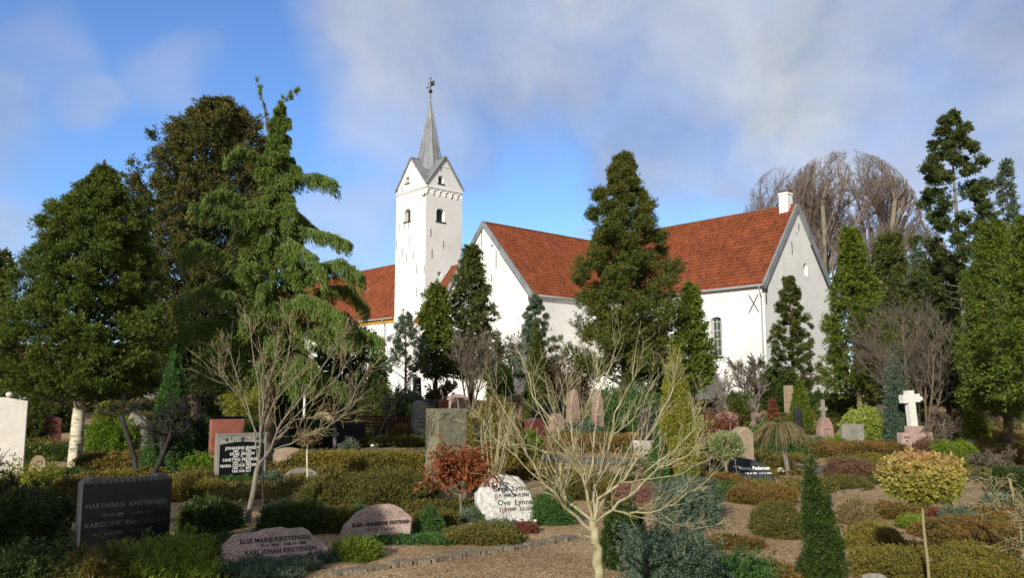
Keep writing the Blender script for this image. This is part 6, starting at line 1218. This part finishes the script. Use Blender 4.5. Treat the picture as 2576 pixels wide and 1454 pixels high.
flowers('creamy white blooms right of the slate stone', 1968, 1212, 'petal_white', 4, 24, .07); flowers('pink blooms under the weeping dwarf tree', 1987, 1150, 'petal_pink', 3, 14, .08); flowers('red bloom at the white marble stone', 1262, 1330, 'petal_red', 3, 24, .035); flowers('white wreath flowers before the shaded black headstone', 960, 1140, 'petal_white', 6, 50, .05, D=27)
# kerb stones
ORD = ['first', 'second', 'third', 'fourth', 'fifth', 'sixth', 'seventh', 'eighth', 'ninth', 'tenth', 'eleventh', 'twelfth', 'thirteenth', 'fourteenth', 'fifteenth', 'sixteenth', 'seventeenth', 'eighteenth', 'nineteenth', 'twentieth']
def kerbs(pts, label, group, first=[None], hh=.07, dd=.11):
    cnt = 0
    for i in range(len(pts)-1):
        a, b = pts[i], pts[i+1]; Da, Db = dist(*a), dist(*b); A = Vector((xat(a[0], Da), Da, 0)); B_ = Vector((xat(b[0], Db), Db, 0)); L = (B_-A).length; n = max(1, round(L/.42)); ang = math.atan2((B_-A).y, (B_-A).x)
        for k in range(n):
            c = A.lerp(B_, (k+.5)/n); rr = random.Random(i*31+k)
            if first[0] is None:
                P = [(-.5*.4, 0), (.5*.4, 0), (.47*.4, hh*.8), (.2*.4, hh), (-.25*.4, hh*.96), (-.48*.4, hh*.75)]; o = slab_mesh(P, dd, .012).build('kerb_stone', M['gravekerb']); first[0] = o
            else: o = first[0].copy(); COL.objects.link(o)
            o.location = (c.x + rr.uniform(-.012, .012), c.y + rr.uniform(-.02, .02), tz(c.x, c.y) - .008 + rr.uniform(-.01, .006)); o.rotation_euler = (0, 0, ang + rr.uniform(-.07, .07)); o.scale = (L/n/.42, rr.uniform(.8, 1.35), rr.uniform(.8, 1.1)); tag(o, label % ORD[min(cnt, 19)], 'kerb stone', group); cnt += 1
kerbs([(824,1453),(922,1441),(982,1430),(1031,1423),(1080,1417),(1122,1409),(1156,1404),(1205,1396),(1247,1390),(1288,1386),(1322,1379),(1352,1373),(1386,1369),(1413,1364),(1445,1357)], '%s stone from the left in the curved foreground gravel kerb', 'kerb stones edging the foreground gravel')
kerbs([(545,1262),(640,1248),(720,1240),(790,1234)], '%s stone from the left edging the gravel by the left bare tree', 'edging stones of the left gravel plot')
kerbs([(2105,1243),(2150,1236),(2200,1230),(2265,1222)], '%s pale edging stone from the left behind the topiary ball', 'edging stones of the right gravel plot')
kerbs([(2440,1160),(2500,1152),(2575,1146)], '%s pale edging stone from the left by the far right path', 'edging stones by the far right path')
kerbs([(395,1318),(450,1312),(500,1306)], '%s edging stone to the right of the black headstone', 'edging stones behind the black headstone')
# trees behind the photographer that throw the shade over the lower left corner
SEED[0] = 1900
for X, Y, H_, R1_, Z0_, lb in ((-11.6, -2.2, 7.6, 1.7, .6, 'tall dark conifer behind the viewpoint on the left'), (-13.5, -1.5, 7.5, 2.0, .6, 'second dark conifer behind the viewpoint on the left'), (-8.1, -2.2, 5.45, .75, 5.05, 'slender high crowned tree behind the viewpoint')):
    e = empty('background_conifer', (X, Y, 0), 0, lb, 'tree', 'conifers behind the viewpoint'); Q, T = conifer_quads(rng(), H_, R1_, Z0_, cone(.5) if Z0_ < 1 else (lambda t: 1.), 90, 6, .2, .08, 3.5, .3 if Z0_ < 1 else .12, up=.4 if Z0_ < 1 else .0, core=1.)
    quads('crown', Q, M['yew'], e, T); tubes('trunk', [[0, 0, 0, 0, 0, H_*.95, .2, .03]], M['bark'], e, 8)
# ------------------------------------------------------------------ one mesh per loose piece
